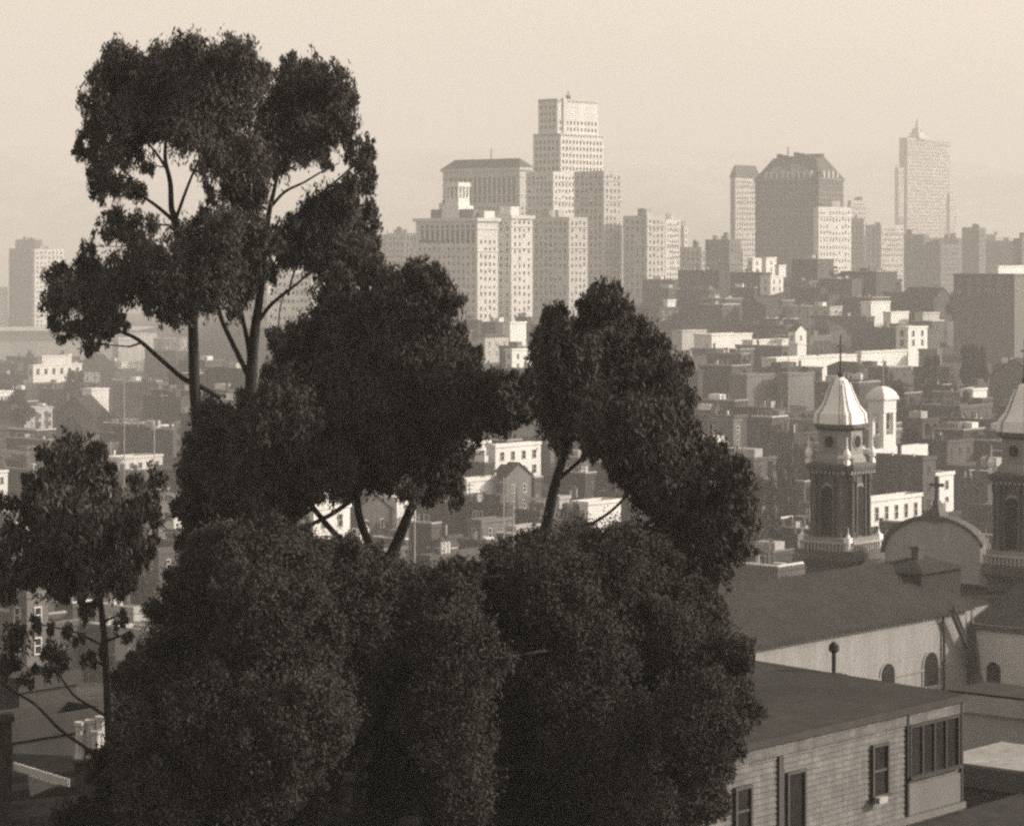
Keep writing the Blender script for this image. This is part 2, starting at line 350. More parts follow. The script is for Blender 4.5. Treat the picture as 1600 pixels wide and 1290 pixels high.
for k in range(9): y = 6 + k * (LL - 12) / 9; m.box(-.8, 4, y, y + 2.2, h + .2, h + 5, M_STONE)
for k in range(4): x = 4 + k * (LR - 8) / 4; m.box(x, x + 2.2, -.8, 4, h + .2, h + 5, M_STONE)
m.build('dormer', root)
m = MB(); m.tube([(9, LL * .6, h + 15), (9, LL * .6, h + 22)], .4, M_DARK); m.build('flagpole', root)
skyscraper('bright lower wing with rows of windows against the mansard block', 1276, 1279, 1330, 323, 1880, M_STONEL, fl=4.6, wp=3.6, left_win=False)
skyscraper('pale hazy tower peeking between mansard block and low office blocks', 1324, 1330, 1354, 313, 2500, M_STONE)
skyscraper('dark lower block in front of the pale hazy tower', 1328, 1350, 1357, 341, 2150, M_STONE)
skyscraper('low office block with a dark left half and pale right half', 1352, 1377, 1412, 351, 2120, M_STONE)
root, LR, LL, h = skyscraper('farthest palest skyscraper with a spired pinnacle on its roof', 1405, 1418, 1485, 215, 3400, M_STONE, fl=4.3, wp=3.8, ww=1.7, wh=2.6, name='spired_tower')
m = MB(); c1, c2 = LR * .32, LL * .5
m.box(c1 - 9, c1 + 9, c2 - 9, c2 + 9, h - 1, h + 2.5, M_STONEL); m.box(c1 - 6.5, c1 + 6.5, c2 - 6.5, c2 + 6.5, h + 2.5, h + 7, M_STONEL)
for dx in (-3.5, 3.5):
    for dy in (-3.5, 3.5): m.box(c1 + dx - 1, c1 + dx + 1, c2 + dy - 1, c2 + dy + 1, h + 7, h + 12, M_STONEL)
m.loft([ring(4, h + 7, c1, c2), ring(3.6, h + 13, c1, c2), ring(2.2, h + 17, c1, c2), ring(.5, h + 25, c1, c2)], M_STONEL); m.build('spire', root)
skyscraper('lower left wing stepping down from the spired tower', 1398, 1404, 1412, 262, 3350, M_STONE, left_win=False)
skyscraper('lower right wing stepping down from the spired tower', 1479, 1484, 1495, 303, 3350, M_STONE, left_win=False)
skyscraper('dark low block at the foot of the spired tower', 1411, 1444, 1452, 366, 2250, M_GREY)
skyscraper('dark boxy block on the skyline right of the spired tower', 1503, 1530, 1540, 355, 2300, M_GREY)
skyscraper('low pale office block on the hazy skyline near the photo edge', 1540, 1556, 1580, 366, 2500, M_STONE)
skyscraper('dark block at the right end of the skyline', 1583, 1597, 1630, 372, 2000, M_GREY)
skyscraper('grey block below the small pale shaft', 1062, 1096, 1104, 386, 1720, M_STONE)
skyscraper('darker square block with a recessed corner left of the white villas', 1102, 1140, 1158, 374, 1700, M_GREY)
skyscraper('long low hazy block joining the spired tower to the boxy block', 1446, 1498, 1512, 372, 2600, M_GREY)
skyscraper('low hazy warehouse block between the boxy block and the photo edge', 1532, 1588, 1620, 376, 2450, M_GREY)
skyscraper('low dark warehouse in front of the spired tower foot', 1425, 1470, 1500, 382, 2150, M_GREY)
skyscraper('low hazy block between peaked tower and darker square block', 1100, 1142, 1160, 392, 1900, M_GREY)
# left cluster
skyscraper('hazy far left shore slab, its shaded side coloured darker', 14, 50, 56, 388, 3000, M_MID, fl=5, ww=2)  # brown colour holds the shade of the slab's left face
skyscraper('sunlit face of the far left slab, set as a separate paler block', 50, 54, 100, 389, 2900, M_STONEL, fl=5, ww=2.4, wh=2.4, wp=5)  # sunlight on the slab's right face put in as a paler block
skyscraper('taller hazy core rising behind the far left slab', 24, 54, 66, 374, 3080, M_MID, left_win=False)
skyscraper('faint pale block cut by the left edge of the photo', -25, -5, 12, 448, 3000, M_STONEL)
# long shed on the shore
X, Y, zt, LR, LL = frame(-60, 95, 150, 512, 2720, R(8)); sh = thing('pier_shed', (X, Y, 2), R(8) + 0, 'long low pale-roofed shed lying along the far left shore', 'shed')
m = MB(); m.box(-170, 90, 0, 30, -1, 6, M_GREY); m.build('wall', sh)
m = MB(); m.face([(-171, -1, 6), (91, -1, 6), (91, 15, 9.5), (-171, 15, 9.5)], M_PALE); m.face([(-171, 15, 9.5), (91, 15, 9.5), (91, 31, 6), (-171, 31, 6)], M_PALE); m.build('roof', sh)

# ------------------------------------------------------------------ houses
HCOUNT = 0
def solve(px, ytop, h, dmin=300, dmax=2600):
    d = dmin
    while d < dmax:
        if ground((px - CX) * d / F, d) + h <= EYE - (ytop - HY) * d / F + 0 and True:
            pass
        f = EYE - (ytop - HY) * d / F - ground((px - CX) * d / F, d) - h
        if f <= 0: return d
        d += 4
    return None
def house(label, x0, xc, x1, ytop, d=None, wall=M_GREY, roof='flat', rm=M_TAR, h=12, th=TH, yb=None, nwin=True, extras=(), fm=None, left_wall=None, wsize=(1.1, 1.9), fl=3.6, name='house', cat='house', group=None, cornice=True, auto=False, parapet=True):
    global HCOUNT
    if d is None: d = solve(xc, ytop, h) or 1500
    X, Y, zt, LR, LL = frame(x0, xc, x1, ytop, d, th)
    LR = max(2.5, min(LR, 60)); LL = max(2.5, min(LL, 40)); deep = max(LL, 7.0) if LL < 7 else LL
    zg = min(ground(X, Y), ground(X + LR * math.cos(th), Y + LR * math.sin(th)), ground(X - LL * math.sin(th), Y + LL * math.cos(th))) - 1
    if auto and not free(X, Y, LR, LL): return None
    H = zt - zg
    if H < 3: return None
    root = thing(name, (X, Y, zg), th, label, cat, group)
    m = MB()
    if roof == 'flat': m.ring(0, LR, 0, LL, 0, H, .3, wall)
    else: m.box(0, LR, 0, LL, 0, H, wall, False)
    if cornice and roof == 'flat':
        m.box(-.25, LR + .25, -.25, -.004, H - .7, H + .06, wall); m.box(-.25, -.004, 0, LL + .25, H - .7, H + .06, wall)
    if roof == 'gableR' or roof == 'gableL':
        rise = (LL if roof == 'gableR' else LR) * .32
        if roof == 'gableR': m.face([(0, 0, H), (0, LL, H), (0, LL / 2, H + rise)], wall); m.face([(LR, LL, H), (LR, 0, H), (LR, LL / 2, H + rise)], wall)
        else: m.face([(0, 0, H), (LR, 0, H), (LR / 2, 0, H + rise)], wall); m.face([(LR, LL, H), (0, LL, H), (LR / 2, LL, H + rise)], wall)
    m.build('wall', root)
    if roof == 'flat':
        r = MB(); pz = -.75 if parapet else .08; r.box(.27 if parapet else -.2, LR - (.27 if parapet else -.2), .27 if parapet else -.2, LL - (.27 if parapet else -.2), H + pz - .5 if parapet else H + .061, H + pz + (0 if parapet else .08), rm); r.build('roof', root)
    elif roof == 'hip': hip(root, LR, LL, H, min(LR, LL) * .3, min(LR, LL) * .48, rm, 'roof', .4)
    else:
        r = MB(); t = .18; o = .4; sl = .32
        if roof == 'gableR':
            q = LL; rs = q / 2 * 2 * sl
            prof = [(-o, H - o * 2 * sl + .02), (q / 2, H + rise + .02), (q + o, H - o * 2 * sl + .02), (q + o, H - o * 2 * sl + .02 + t), (q / 2, H + rise + t + .05), (-o, H - o * 2 * sl + .02 + t)]
            r.loft([[(-o, a, z) for a, z in prof], [(LR + o, a, z) for a, z in prof]], rm)
        else:
            q = LR
            prof = [(-o, H - o * 2 * sl + .02), (q / 2, H + rise + .02), (q + o, H - o * 2 * sl + .02), (q + o, H - o * 2 * sl + .02 + t), (q / 2, H + rise + t + .05), (-o, H - o * 2 * sl + .02 + t)]
            r.loft([[(a, -o, z) for a, z in prof], [(a, LL + o, z) for a, z in prof]], rm)
        r.build('roof', root)
    if nwin and d < 1150 and roof == 'flat' and wall not in (M_WHITE,) and LL > 5:
        for face, Lf in (('L', LL), ('R', LR)):
            y = random.uniform(.8, 2.5)
            while y + 2.6 < Lf:
                if random.random() < .45:
                    c = MB(); z1_ = H - random.uniform(1.1, 2.0); z0_ = max(2.5, H - 10)
                    pr_ = [(y, 0), (y + .6, -.95), (y + 2.0, -.95), (y + 2.6, 0)]
                    if face == 'L': pr_ = [(q, p) for p, q in pr_]
                    c.loft([[(p, q, zz) for p, q in pr_] for zz in (z0_, z1_)], wall)
                    zz = z1_ - 2.5
                    while zz > z0_:
                        if face == 'L': c.box(-1.0, -.93, y + .75, y + 1.85, zz, zz + 1.7, M_GLASS); c.box(-1.06, -.94, y + .6, y + 2.0, zz - .2, zz - .02, M_FRAME)
                        else: c.box(y + .75, y + 1.85, -1.0, -.93, zz, zz + 1.7, M_GLASS); c.box(y + .6, y + 2.0, -1.06, -.94, zz - .2, zz - .02, M_FRAME)
                        zz -= 3.3
                    c.build('bay_window', root)
                y += random.uniform(3.4, 6)
    if auto and roof == 'flat':
        if random.random() < .6:
            c = MB(); cm = random.choice((M_PALE, M_PALE, M_WHITE, M_GREY)); c.box(-.3, LR + .3, -.3, .32, H + .065, H + .36, cm); c.box(-.3, .32, .32, LL + .3, H + .065, H + .36, cm); c.build('coping', root)  # coping in a paler colour, draws sunlit rim lines along roof edges
        nP = int(LL // random.uniform(6, 9)); c = MB()
        for k in range(1, nP):
            y = LL * k / nP + random.uniform(-.5, .5); c.box(.31, LR - .31, y - .15, y + .15, H - .8, H + random.uniform(-.1, .5), random.choice((wall, M_PALE, M_GREY)))
            if random.random() < .6: x = random.uniform(.1, .8) * LR; c.box(x, x + .9, y - .3, y + .3, H - .7, H + 1.7, M_BRICK)
        if c.f: c.build('party_wall', root)
    fm = fm or (M_WHITE if wall is not M_WHITE else M_PALE)
    if nwin:
        low = max(1.2, H - (9 if d > 900 else 14)); sp = []
        if LR > 3: sp += grid_specs('R', LR, low, H - .9, fl, 3.4 if d < 900 else 4.6, wsize[0], wsize[1], margin=.5)
        if LL > 3: sp += grid_specs('L', LL, low, H - .9, fl, 3.4 if d < 900 else 4.6, wsize[0], wsize[1], margin=.5)
        put_windows(root, sp, 'sash', fm, limit=60)
    for e in extras:
        ex, ey = random.uniform(.2, .7) * LR, random.uniform(.2, .75) * LL; z = H - .8
        if e == 'chimney':
            c = MB(); w = .4; c.box(ex - w, ex + w, ey - .3, ey + .3, z, z + 2.8, M_BRICK); c.box(ex - w - .08, ex + w + .08, ey - .38, ey + .38, z + 2.8, z + 2.95, M_BRICK); c.build('chimney', root)
        elif e == 'bulkhead':
            c = MB(); w = min(1.6, LR * .25); l = min(2.2, LL * .3); c.box(ex - w, ex + w, ey - l, ey + l, z, z + 2.6, random.choice((M_WHITE, M_PALE, M_GREY, wall))); c.build('roof_bulkhead', root)
        elif e == 'tank':
            c = MB(); c.loft([ring(1.3, z + 2, ex, ey), ring(1.3, z + 4.6, ex, ey), ring(.1, z + 5.5, ex, ey)], M_MID)
            for a in (-.8, .8):
                for b2 in (-.8, .8): c.box(ex + a - .08, ex + a + .08, ey + b2 - .08, ey + b2 + .08, z, z + 2, M_WOODD)
            c.build('water_tank', root)
        elif e == 'posts':
            c = MB(); 
            for q in range(4): c.tube([(LR * .1, LL * (.15 + .22 * q), z), (LR * .1, LL * (.15 + .22 * q), z + 2.6)], .07, M_PALE, 5)
            c.box(LR * .1 - .05, LR * .1 + .05, LL * .15, LL * .81, z + 2.5, z + 2.6, M_PALE); c.build('drying_rack', root)
        elif e == 'skylight':
            c = MB(); c.box(ex - .8, ex + .8, ey - 1.2, ey + 1.2, z, z + .9, M_PALE); c.build('skylight', root)
        elif e == 'stack':
            c = MB(); q = random.uniform(.9, 2.8); w = random.uniform(.12, .28); c.box(ex - w, ex + w, ey - w, ey + w, z, z + q, random.choice((M_WHITE, M_PALE, M_DARK))); c.box(ex - w - .06, ex + w + .06, ey - w - .06, ey + w + .06, z + q, z + q + .12, M_GREY); c.build('flue', root)
        elif e == 'pots':
            c = MB()
            for q in range(3): c.tube([(ex - .8 + .8 * q, ey, z), (ex - .8 + .8 * q, ey, z + 2.3)], .25, M_WHITE, 8)
            c.build('flue', root)
    reg(X, Y, LR, LL)
    FEAT.append((x0, x1, (yb if yb else ytop + 10), d, auto)); HCOUNT += 1
    return root

HH = [  # label, x0, xc, x1, ytop, yb, keyword arguments
 ('long dazzling white blank wall house below the office slabs', 1084, 1112, 1175, 522, 545, dict(wall=M_WHITE, nwin=False)),
 ('grey house with a white parapet line left of the blank white wall', 1050, 1066, 1104, 516, 522, dict(wall=M_PALE, nwin=False)),
 ('low white terrace running right from the blank white wall', 1160, 1176, 1240, 531, 540, dict(wall=M_WHITE, nwin=False, h=11)),
 ('small white gabled cottage behind the low white terrace', 1232, 1243, 1260, 517, 530, dict(wall=M_WHITE, roof='gableL', h=14)),
 ('narrow white tower house in front of the long white wall', 1233, 1246, 1259, 536, 556, dict(wall=M_WHITE, nwin=False)),
 ('very long white warehouse wall behind the domed bell tower', 1190, 1213, 1345, 559, 573, dict(wall=M_WHITE, nwin=False, h=10, extras=('skylight', 'chimney'))),
 ('white warehouse extension stepping up to the white bay house', 1338, 1346, 1417, 549, 573, dict(wall=M_WHITE, nwin=False, h=10)),
 ('tall white house with square bay windows at the warehouse end', 1400, 1419, 1449, 510, 575, dict(wall=M_WHITE, h=17, wsize=(1.8, 2.4))),
 ('white house with a scalloped lower edge of dark shrubs', 1438, 1446, 1468, 514, 545, dict(wall=M_WHITE, nwin=False)),
 ('bright cube-shaped villa with a blank front high on the slope', 1345, 1361, 1391, 471, 492, dict(wall=M_WHITE, nwin=False)),
 ('low white annex right of the bright cube-shaped villa', 1380, 1392, 1420, 487, 497, dict(wall=M_WHITE, nwin=False)),
 ('small pale villa above the tall white bay house', 1430, 1442, 1468, 488, 500, dict(wall=M_PALE, nwin=False)),
 ('white-topped house half hidden by pointed dark shrubs', 1480, 1501, 1541, 503, 525, dict(wall=M_WHITE, nwin=False)),
 ('huge dark apartment block at the right edge below the skyline', 1490, 1585, 1625, 428, 560, dict(wall=M_GREY, d=1150, fl=4, name='apartment_block', cat='apartment block')),
 ('white penthouse row behind the huge dark apartment block', 1548, 1560, 1620, 415, 428, dict(wall=M_WHITE, nwin=False, d=1420, name='apartment_block', cat='apartment block')),
 ('white villa highest left of three on the hill', 1168, 1176, 1190, 403, 424, dict(wall=M_WHITE, d=1500, wsize=(1.3, 2))),
 ('white villa highest right of three on the hill', 1190, 1197, 1213, 402, 422, dict(wall=M_WHITE, d=1490)),
 ('tiny white villa right of the two highest villas', 1212, 1217, 1228, 414, 424, dict(wall=M_WHITE, d=1480, nwin=False)),
 ('white villa with a curved garden wall below the three highest', 1188, 1204, 1224, 431, 456, dict(wall=M_WHITE, d=1400)),
 ('light grey cube house left of the domed bell tower roof', 1140, 1167, 1210, 585, 628, dict(wall=M_GREY, nwin=False, h=13)),
 ('second grey cube house touching the domed bell tower roof', 1214, 1233, 1272, 583, 628, dict(wall=M_GREY, nwin=False, h=13)),
 ('house with a white end pier left of the bell tower', 1105, 1146, 1158, 655, 690, dict(wall=M_GREY, h=14)),
 ('white shop building with pilasters just right of the bell tower', 1335, 1360, 1440, 779, 832, dict(wall=M_WHITE, h=15, wsize=(1.2, 2.8), fl=4.4)),
 ('white-fronted house with a heavy cornice behind the cross', 1420, 1451, 1490, 740, 810, dict(wall=M_WHITE, h=15)),
 ('white cube house low right with a taller white stub', 1500, 1520, 1542, 607, 622, dict(wall=M_WHITE, nwin=False)),
 ('white stub house behind the low right white cube', 1508, 1518, 1530, 576, 600, dict(wall=M_WHITE, nwin=False)),
 ('small white shed roof left of the belfry', 1160, 1178, 1194, 812, 824, dict(wall=M_WHITE, nwin=False, h=9)),
 ('grey flat house with a glaring white bulkhead by the dark crown', 1150, 1186, 1210, 792, 815, dict(wall=M_GREY, h=12)),
 # middle gap
 ('white house with a picture window between the two dark crowns', 725, 737, 766, 690, 724, dict(wall=M_WHITE, h=14, wsize=(2.6, 1.6), fl=4)),
 ('white house with a tall end chimney between the two dark crowns', 760, 774, 845, 695, 727, dict(wall=M_WHITE, h=14, wsize=(1.4, 2))),
 ('dazzling white sloping house under the picture window house', 712, 729, 784, 748, 775, dict(wall=M_WHITE, h=12, nwin=False)),
 ('grey gabled house right of the sloping white house', 784, 790, 830, 745, 770, dict(wall=M_GREY, roof='gableL', h=12)),
 ('white wing with a dark side right of the leaning trunk', 890, 919, 970, 784, 806, dict(wall=M_WHITE, h=12, nwin=False)),
 ('grey slanted roof house touching the leaning trunk', 866, 874, 890, 775, 797, dict(wall=M_PALE, h=13, nwin=False)),
 ('pale garden-wall house left of the leaning trunk', 790, 806, 850, 822, 838, dict(wall=M_PALE, h=9, nwin=False)),
 ('grey plank-fenced house under the drying racks', 730, 752, 800, 812, 836, dict(wall=M_GREY, h=10, extras=('posts',))),
 ('white classical house front seen under the curved limb', 470, 490, 547, 792, 844, dict(wall=M_WHITE, h=14, wsize=(1.3, 2.6), fl=4.2)),
 ('dark gabled house right of the white classical front', 548, 556, 612, 800, 836, dict(wall=M_MID, roof='gableL', rm=M_TAR2, h=10)),
 ('little white gabled shed on the terrace roofs', 556, 563, 577, 822, 840, dict(wall=M_WHITE, roof='gableL', h=9, nwin=False)),
 ('white attic house under the hanging foliage', 606, 620, 650, 777, 793, dict(wall=M_WHITE, h=12)),
 ('white attic windows house above the classical front', 515, 528, 560, 745, 768, dict(wall=M_PALE, h=12)),
 ('wide brown house with three white flues on its roof', 650, 672, 770, 868, 920, dict(wall=M_MID, h=10, extras=('pots',), d=430)),
 ('long low house with a bright gutter line below the limb', 520, 552, 640, 862, 880, dict(wall=M_GREY, h=9)),
 ('white water-tank house right behind the hotel foot', 785, 797, 822, 503, 540, dict(wall=M_WHITE, nwin=False, d=1180)),
 ('pyramid-roofed pale house behind the crown gap', 745, 758, 795, 527, 540, dict(wall=M_PALE, roof='hip', rm=M_TAR2, d=1150)),
 ('white shingled house in the notch between the two crowns', 790, 800, 850, 545, 575, dict(wall=M_WHITE, h=12)),
 ('white shed roof above the dark crown near the slab foot', 1040, 1043, 1056, 468, 478, dict(wall=M_WHITE, nwin=False, d=1350)),
 ('dark ivy-covered mansion on the slope above the right crown', 1000, 1030, 1085, 480, 520, dict(wall=M_DARK, d=1330)),
 # left side
 ('white terrace building with a stepped attic at the far left', 44, 52, 128, 570, 600, dict(wall=M_WHITE, h=12, d=1450, wsize=(2, 3), fl=5)),
 ('white attic block on the back of the stepped terrace', 58, 66, 112, 556, 566, dict(wall=M_WHITE, d=1560, nwin=False)),
 ('white low house cut by the left photo edge', -22, -10, 20, 611, 626, dict(wall=M_WHITE, nwin=False)),
 ('pale grey wall house over the round tree crown', 20, 38, 82, 637, 672, dict(wall=M_PALE, h=12, wsize=(1, 2))),
 ('narrow white L-shaped house in the left valley', 128, 143, 170, 607, 648, dict(wall=M_WHITE, h=14, nwin=False)),
 ('white house cluster front below the hanging twigs', 108, 118, 156, 583, 597, dict(wall=M_WHITE, h=12)),
 ('white rooftop left of the thin bare limb', 180, 190, 224, 565, 575, dict(wall=M_WHITE, h=12, nwin=False)),
 ('long pale house below the thin bare limb', 180, 193, 246, 582, 595, dict(wall=M_PALE, h=11)),
 ('pale arcaded building between limb and trunk', 240, 256, 292, 529, 546, dict(wall=M_PALE, h=13, d=1700, wsize=(1.6, 3), fl=4.6)),
 ('pale low building at the trunk fork far away', 188, 200, 245, 521, 528, dict(wall=M_PALE, h=11, nwin=False, d=1900)),
 ('pale round-shouldered hall beside the foliage tip', 176, 185, 212, 531, 546, dict(wall=M_PALE, roof='hip', rm=M_PALE, h=12, nwin=False, d=1750)),
 ('first white skylight shed of a row of three', 176, 184, 216, 655, 662, dict(wall=M_WHITE, h=9, nwin=False)),
 ('middle white skylight shed of a row of three', 217, 223, 244, 659, 666, dict(wall=M_WHITE, h=9, nwin=False)),
 ('last white skylight shed of a row of three', 246, 251, 272, 664, 670, dict(wall=M_WHITE, h=9, nwin=False)),
 ('white-banded flat house behind the small left tree', 160, 184, 254, 714, 740, dict(wall=M_WHITE, h=11, wsize=(1.5, 1.6))),
 ('bright narrow house at the left edge above the small tree', -20, -6, 12, 735, 800, dict(wall=M_WHITE, h=12)),
 ('small white roof house by the right trunk fork', 338, 344, 358, 600, 608, dict(wall=M_WHITE, h=10, nwin=False)),
 ('grey valley house behind the small tree', 225, 248, 300, 860, 930, dict(wall=M_MID, h=12)),
 ('pale brick house seen through the lower left twigs', 180, 236, 252, 985, 1030, dict(wall=M_PALE, h=12, d=260)),
 ('grey house glimpsed under the small left tree', 14, 42, 75, 925, 960, dict(wall=M_GREY, h=11, d=330, extras=('bulkhead', 'stack'))),
]
for lab, x0, xc, x1, yt, yb, kw in HH:
    house(lab, x0, xc, x1, yt, yb=yb, group='houses on the hillsides', **kw)
FRONT = [(x0 - random.uniform(2, 14), x0 + (x1 - x0) * random.uniform(.5, .95), x1 + random.uniform(2, 14), yb + random.uniform(0, 2)) for lab, x0, xc, x1, yt, yb, kw in HH if yt > 465 and x1 - x0 < 120 and kw.get('wall') in (M_WHITE, M_PALE)]
FRONT += [(0, 62, 100, 962), (20, 80, 120, 975), (1352, 1430, 1450, 832), (1440, 1478, 1500, 800), (1200, 1262, 1285, 574), (1280, 1338, 1352, 575), (1345, 1402, 1424, 573), (1190, 1232, 1250, 575)]

house('broad dark flat-roofed house hiding the foot of the white turret hall', 1352, 1442, 1462, 714, d=604, wall=M_MID, rm=M_TAR, yb=740, fm=M_FRAME, extras=('chimney', 'stack', 'stack'), group='houses on the hillsides')
# bell-gable church behind (white belfry wall with an opening)
X, Y, zt, LR, LL = frame(1346, 1360, 1450, 702, 640)
root = thing('mission_hall', (X, Y, ground(X, Y) - 1), TH, 'white hall with a slim open bell turret right of the domed tower', 'hall'); zg = ground(X, Y) - 1; H = zt - zg; reg(X, Y, LR, LL)
m = MB(); m.ring(0, LR, 0, LL, 0, H, .4, M_WHITE); m.build('wall', root)
m = MB(); m.box(.38, LR - .38, .38, LL - .38, H - 1.4, H - .9, M_TAR); m.build('roof', root)
m = MB(); a0, a1 = LR * .22, LR * .22 + 5.2; zt2 = H + 11
for xa, xb in ((a0, a0 + 1.1), (a1 - 1.1, a1)):
    m.box(xa, xb, -.05, 1.1, 0, zt2 - 3, M_WHITE); m.box(xa, xb, 2.9, 4, H - 1, zt2 - 3, M_WHITE)
m.box(a0 + 1.1, a1 - 1.1, -.05, 4, H - 1, H + 3, M_WHITE); m.box(a0, a1, -.15, 4.1, zt2 - 3, zt2, M_WHITE); m.build('bell_turret', root)
m = MB(); m.loft([[(a0 - .5 + k, -.6 + k, z), (a1 + .5 - k, -.6 + k, z), (a1 + .5 - k, 4.6 - k, z), (a0 - .5 + k, 4.6 - k, z)] for z, k in ((zt2, 0), (zt2 + .4, 0), (zt2 + 1.6, .5), (zt2 + 2.5, 1.3), (zt2 + 3, 2.2))], M_WHITE); m.build('turret_roof', root)
m = MB(); m.tube([((a0 + a1) / 2, 2, zt2 + 3), ((a0 + a1) / 2, 2, zt2 + 6)], .12, M_DARK, 5); m.build('finial', root)
FEAT.append((1346, 1450, 718, 640, False))

# ------------------------------------------------------------------ the church with twin domed towers
def octa(a, c, z): return [(a - c, -a, z), (a, -a + c, z), (a, a - c, z), (a - c, a, z), (-a + c, a, z), (-a, a - c, z), (-a, -a + c, z), (-a + c, -a, z)]
def urn(m, x, y, z, s=1.0):
    m.box(x - .3 * s, x + .3 * s, y - .3 * s, y + .3 * s, z, z + .5 * s, M_DOME)
    m.loft([ring(r * s, z + q * s, x, y, 8) for r, q in ((.18, .5), (.42, .8), (.48, 1.2), (.25, 1.6), (.12, 1.8), (.06, 3.0))], M_DOME)
def arch_panel(m, cx, w, z0, z1, yo, mt, axis, sgn, depth=.1, n=8):
    """arched slab standing on plane coordinate yo; axis 'x': panel spans x, faces -y/+y; axis 'y': spans y"""
    pts = [(cx - w / 2, z0), (cx + w / 2, z0)] + [(cx + w / 2 * math.cos(math.pi * k / n), z1 - w / 2 + w / 2 * math.sin(math.pi * k / n)) for k in range(n + 1)]
    A = []; B = []
    for p, z in pts:
        if axis == 'x': A.append((p, yo + sgn * depth, z)); B.append((p, yo - sgn * .3, z))
        else: A.append((yo + sgn * depth, p, z)); B.append((yo - sgn * .3, p, z))
    m.loft([A, B], mt)
def bell_tower(cx, cy, label):
    zb = ground(cx, cy) - 2; root = thing('bell_tower', (cx, cy, 0), TH, label, 'bell tower', 'twin towers of the church'); root.scale = (.88, .88, 1)
    m = MB(); m.loft([octa(3.35, .7, zb), octa(3.35, .7, 47.2)], M_CHURCHD); m.loft([octa(3.75, .8, 44.6), octa(3.75, .8, 45.2)], M_CHURCHD); m.build('base', root)
    m = MB(); m.loft([octa(3.4, .8, 47.2), octa(3.95, .9, 47.9), octa(3.95, .9, 48.7), octa(3.7, .9, 48.9)], M_CHURCHD)
    m.loft([octa(3.75, .9, 48.9), octa(3.75, .9, 50.3)], M_CHURCH); m.build('gallery', root)
    a, c = 2.75, 1.0
    m = MB(); m.loft([octa(a, c, 50.3), octa(a, c, 57.0)], M_CHURCHD)
    for sx in (-1, 1):
        for sy in (-1, 1):                # paired corner columns
            for (px_, py_) in ((a + .12, a - c + .05), (a - c + .05, a + .12)):
                m.loft([ring(r, z, sx * px_, sy * py_, 8) for r, z in ((.42, 50.3), (.42, 50.8), (.28, 50.9), (.25, 56.0), (.4, 56.3), (.4, 57.0))], M_CHURCHD)
    for ax in 'xy':
        for sg in (-1, 1):
            for q in (-.95, .95): 
                if ax == 'x': m.box(q - .12, q + .12, *sorted((sg * a, sg * (a + .3))), 50.3, 57, M_CHURCHD)
                else: m.box(*sorted((sg * a, sg * (a + .3))), q - .12, q + .12, 50.3, 57, M_CHURCHD)
    m.build('belfry', root)
    for ax in 'xy':
        for sg in (-1, 1):
            o = MB(); arch_panel(o, 0, 2.1, 50.6, 56.0, sg * a, M_STONED, ax, sg, .12); arch_panel(o, 0, 1.6, 50.6, 55.7, sg * a, M_GLASS, ax, sg, .2); o.build('opening_shade_panel', root)  # dark glass-coloured panel stands in for the shade inside the arch
    m = MB(); m.loft([octa(a + .1, 1.0, 56.9), octa(3.35, 1.1, 57.3), octa(3.5, 1.1, 57.7), octa(3.5, 1.1, 58.0), octa(2.9, 1.1, 58.15)], M_CHURCHD); m.build('cornice', root)
    a2, c2 = 2.35, 1.15
    m = MB(); m.loft([octa(2.75, 1.3, 58.1), octa(2.7, 1.3, 58.6), octa(a2, c2, 59.0), octa(a2, c2, 61.6)], M_CHURCH); m.build('drum', root)
    for ax in 'xy':
        for sg in (-1, 1):
            o = MB()
            for rr, dp, mt in ((.85, .1, M_CHURCH), (.62, .18, M_GLASS)):
                A = []; B = []
                for k in range(16):
                    p, z = rr * math.cos(k * math.pi / 8), 60.35 + rr * math.sin(k * math.pi / 8)
                    A.append((p, sg * (a2 + dp), z) if ax == 'x' else (sg * (a2 + dp), p, z)); B.append((p, sg * (a2 - .3), z) if ax == 'x' else (sg * (a2 - .3), p, z))
                o.loft([A, B], mt)
            o.build('round_window', root)
    m = MB(); m.loft([octa(2.4, 1.15, 61.5), octa(2.8, 1.25, 61.8), octa(2.8, 1.25, 62.1), octa(2.5, 1.2, 62.2)], M_CHURCHD); m.build('eaves', root)
    m = MB(); m.loft([octa(q, q * .42, z) for z, q in ((62.2, 2.55), (63.3, 2.45), (63.5, 2.2), (64.1, 1.85), (64.9, 1.5), (65.7, 1.2), (66.3, .98), (66.8, .7), (67.05, .35), (67.15, .1))], M_DOME)
    for sx in (-1, 1):
        for sy in (-1, 1): m.tube([(sx * 2.15, sy * 2.15, 62.2), (sx * 2.1, sy * 2.1, 63.2), (sx * 1.55, sy * 1.55, 64.1), (sx * 1.1, sy * 1.1, 65.5), (sx * .8, sy * .8, 66.5)], [.3, .26, .16, .12, .1], M_DOME, 6)
    for k in range(8):
        R_ = [octa(q, q * .42, z)[k] for z, q in ((62.25, 2.58), (63.3, 2.48), (63.55, 2.22), (64.1, 1.88), (64.9, 1.53), (65.7, 1.23), (66.3, 1.0), (66.8, .72))]
        m.tube(R_, .055, M_CHURCH, 5)
    m.build('dome', root)
    m = MB()
    for sg in (-1, 1):
        for k in range(13):
            q = -3.1 + k * .516
            m.box(q - .07, q + .07, sg * 3.9 - .08, sg * 3.9 + .08, 48.9, 49.7, M_STONE); m.box(sg * 3.9 - .08, sg * 3.9 + .08, q - .07, q + .07, 48.9, 49.7, M_STONE)
        m.box(-3.2, 3.2, sg * 3.9 - .13, sg * 3.9 + .13, 49.7, 49.9, M_STONE); m.box(sg * 3.9 - .13, sg * 3.9 + .13, -3.2, 3.2, 49.7, 49.9, M_STONE)
    m.build('balustrade', root)
    m = MB()
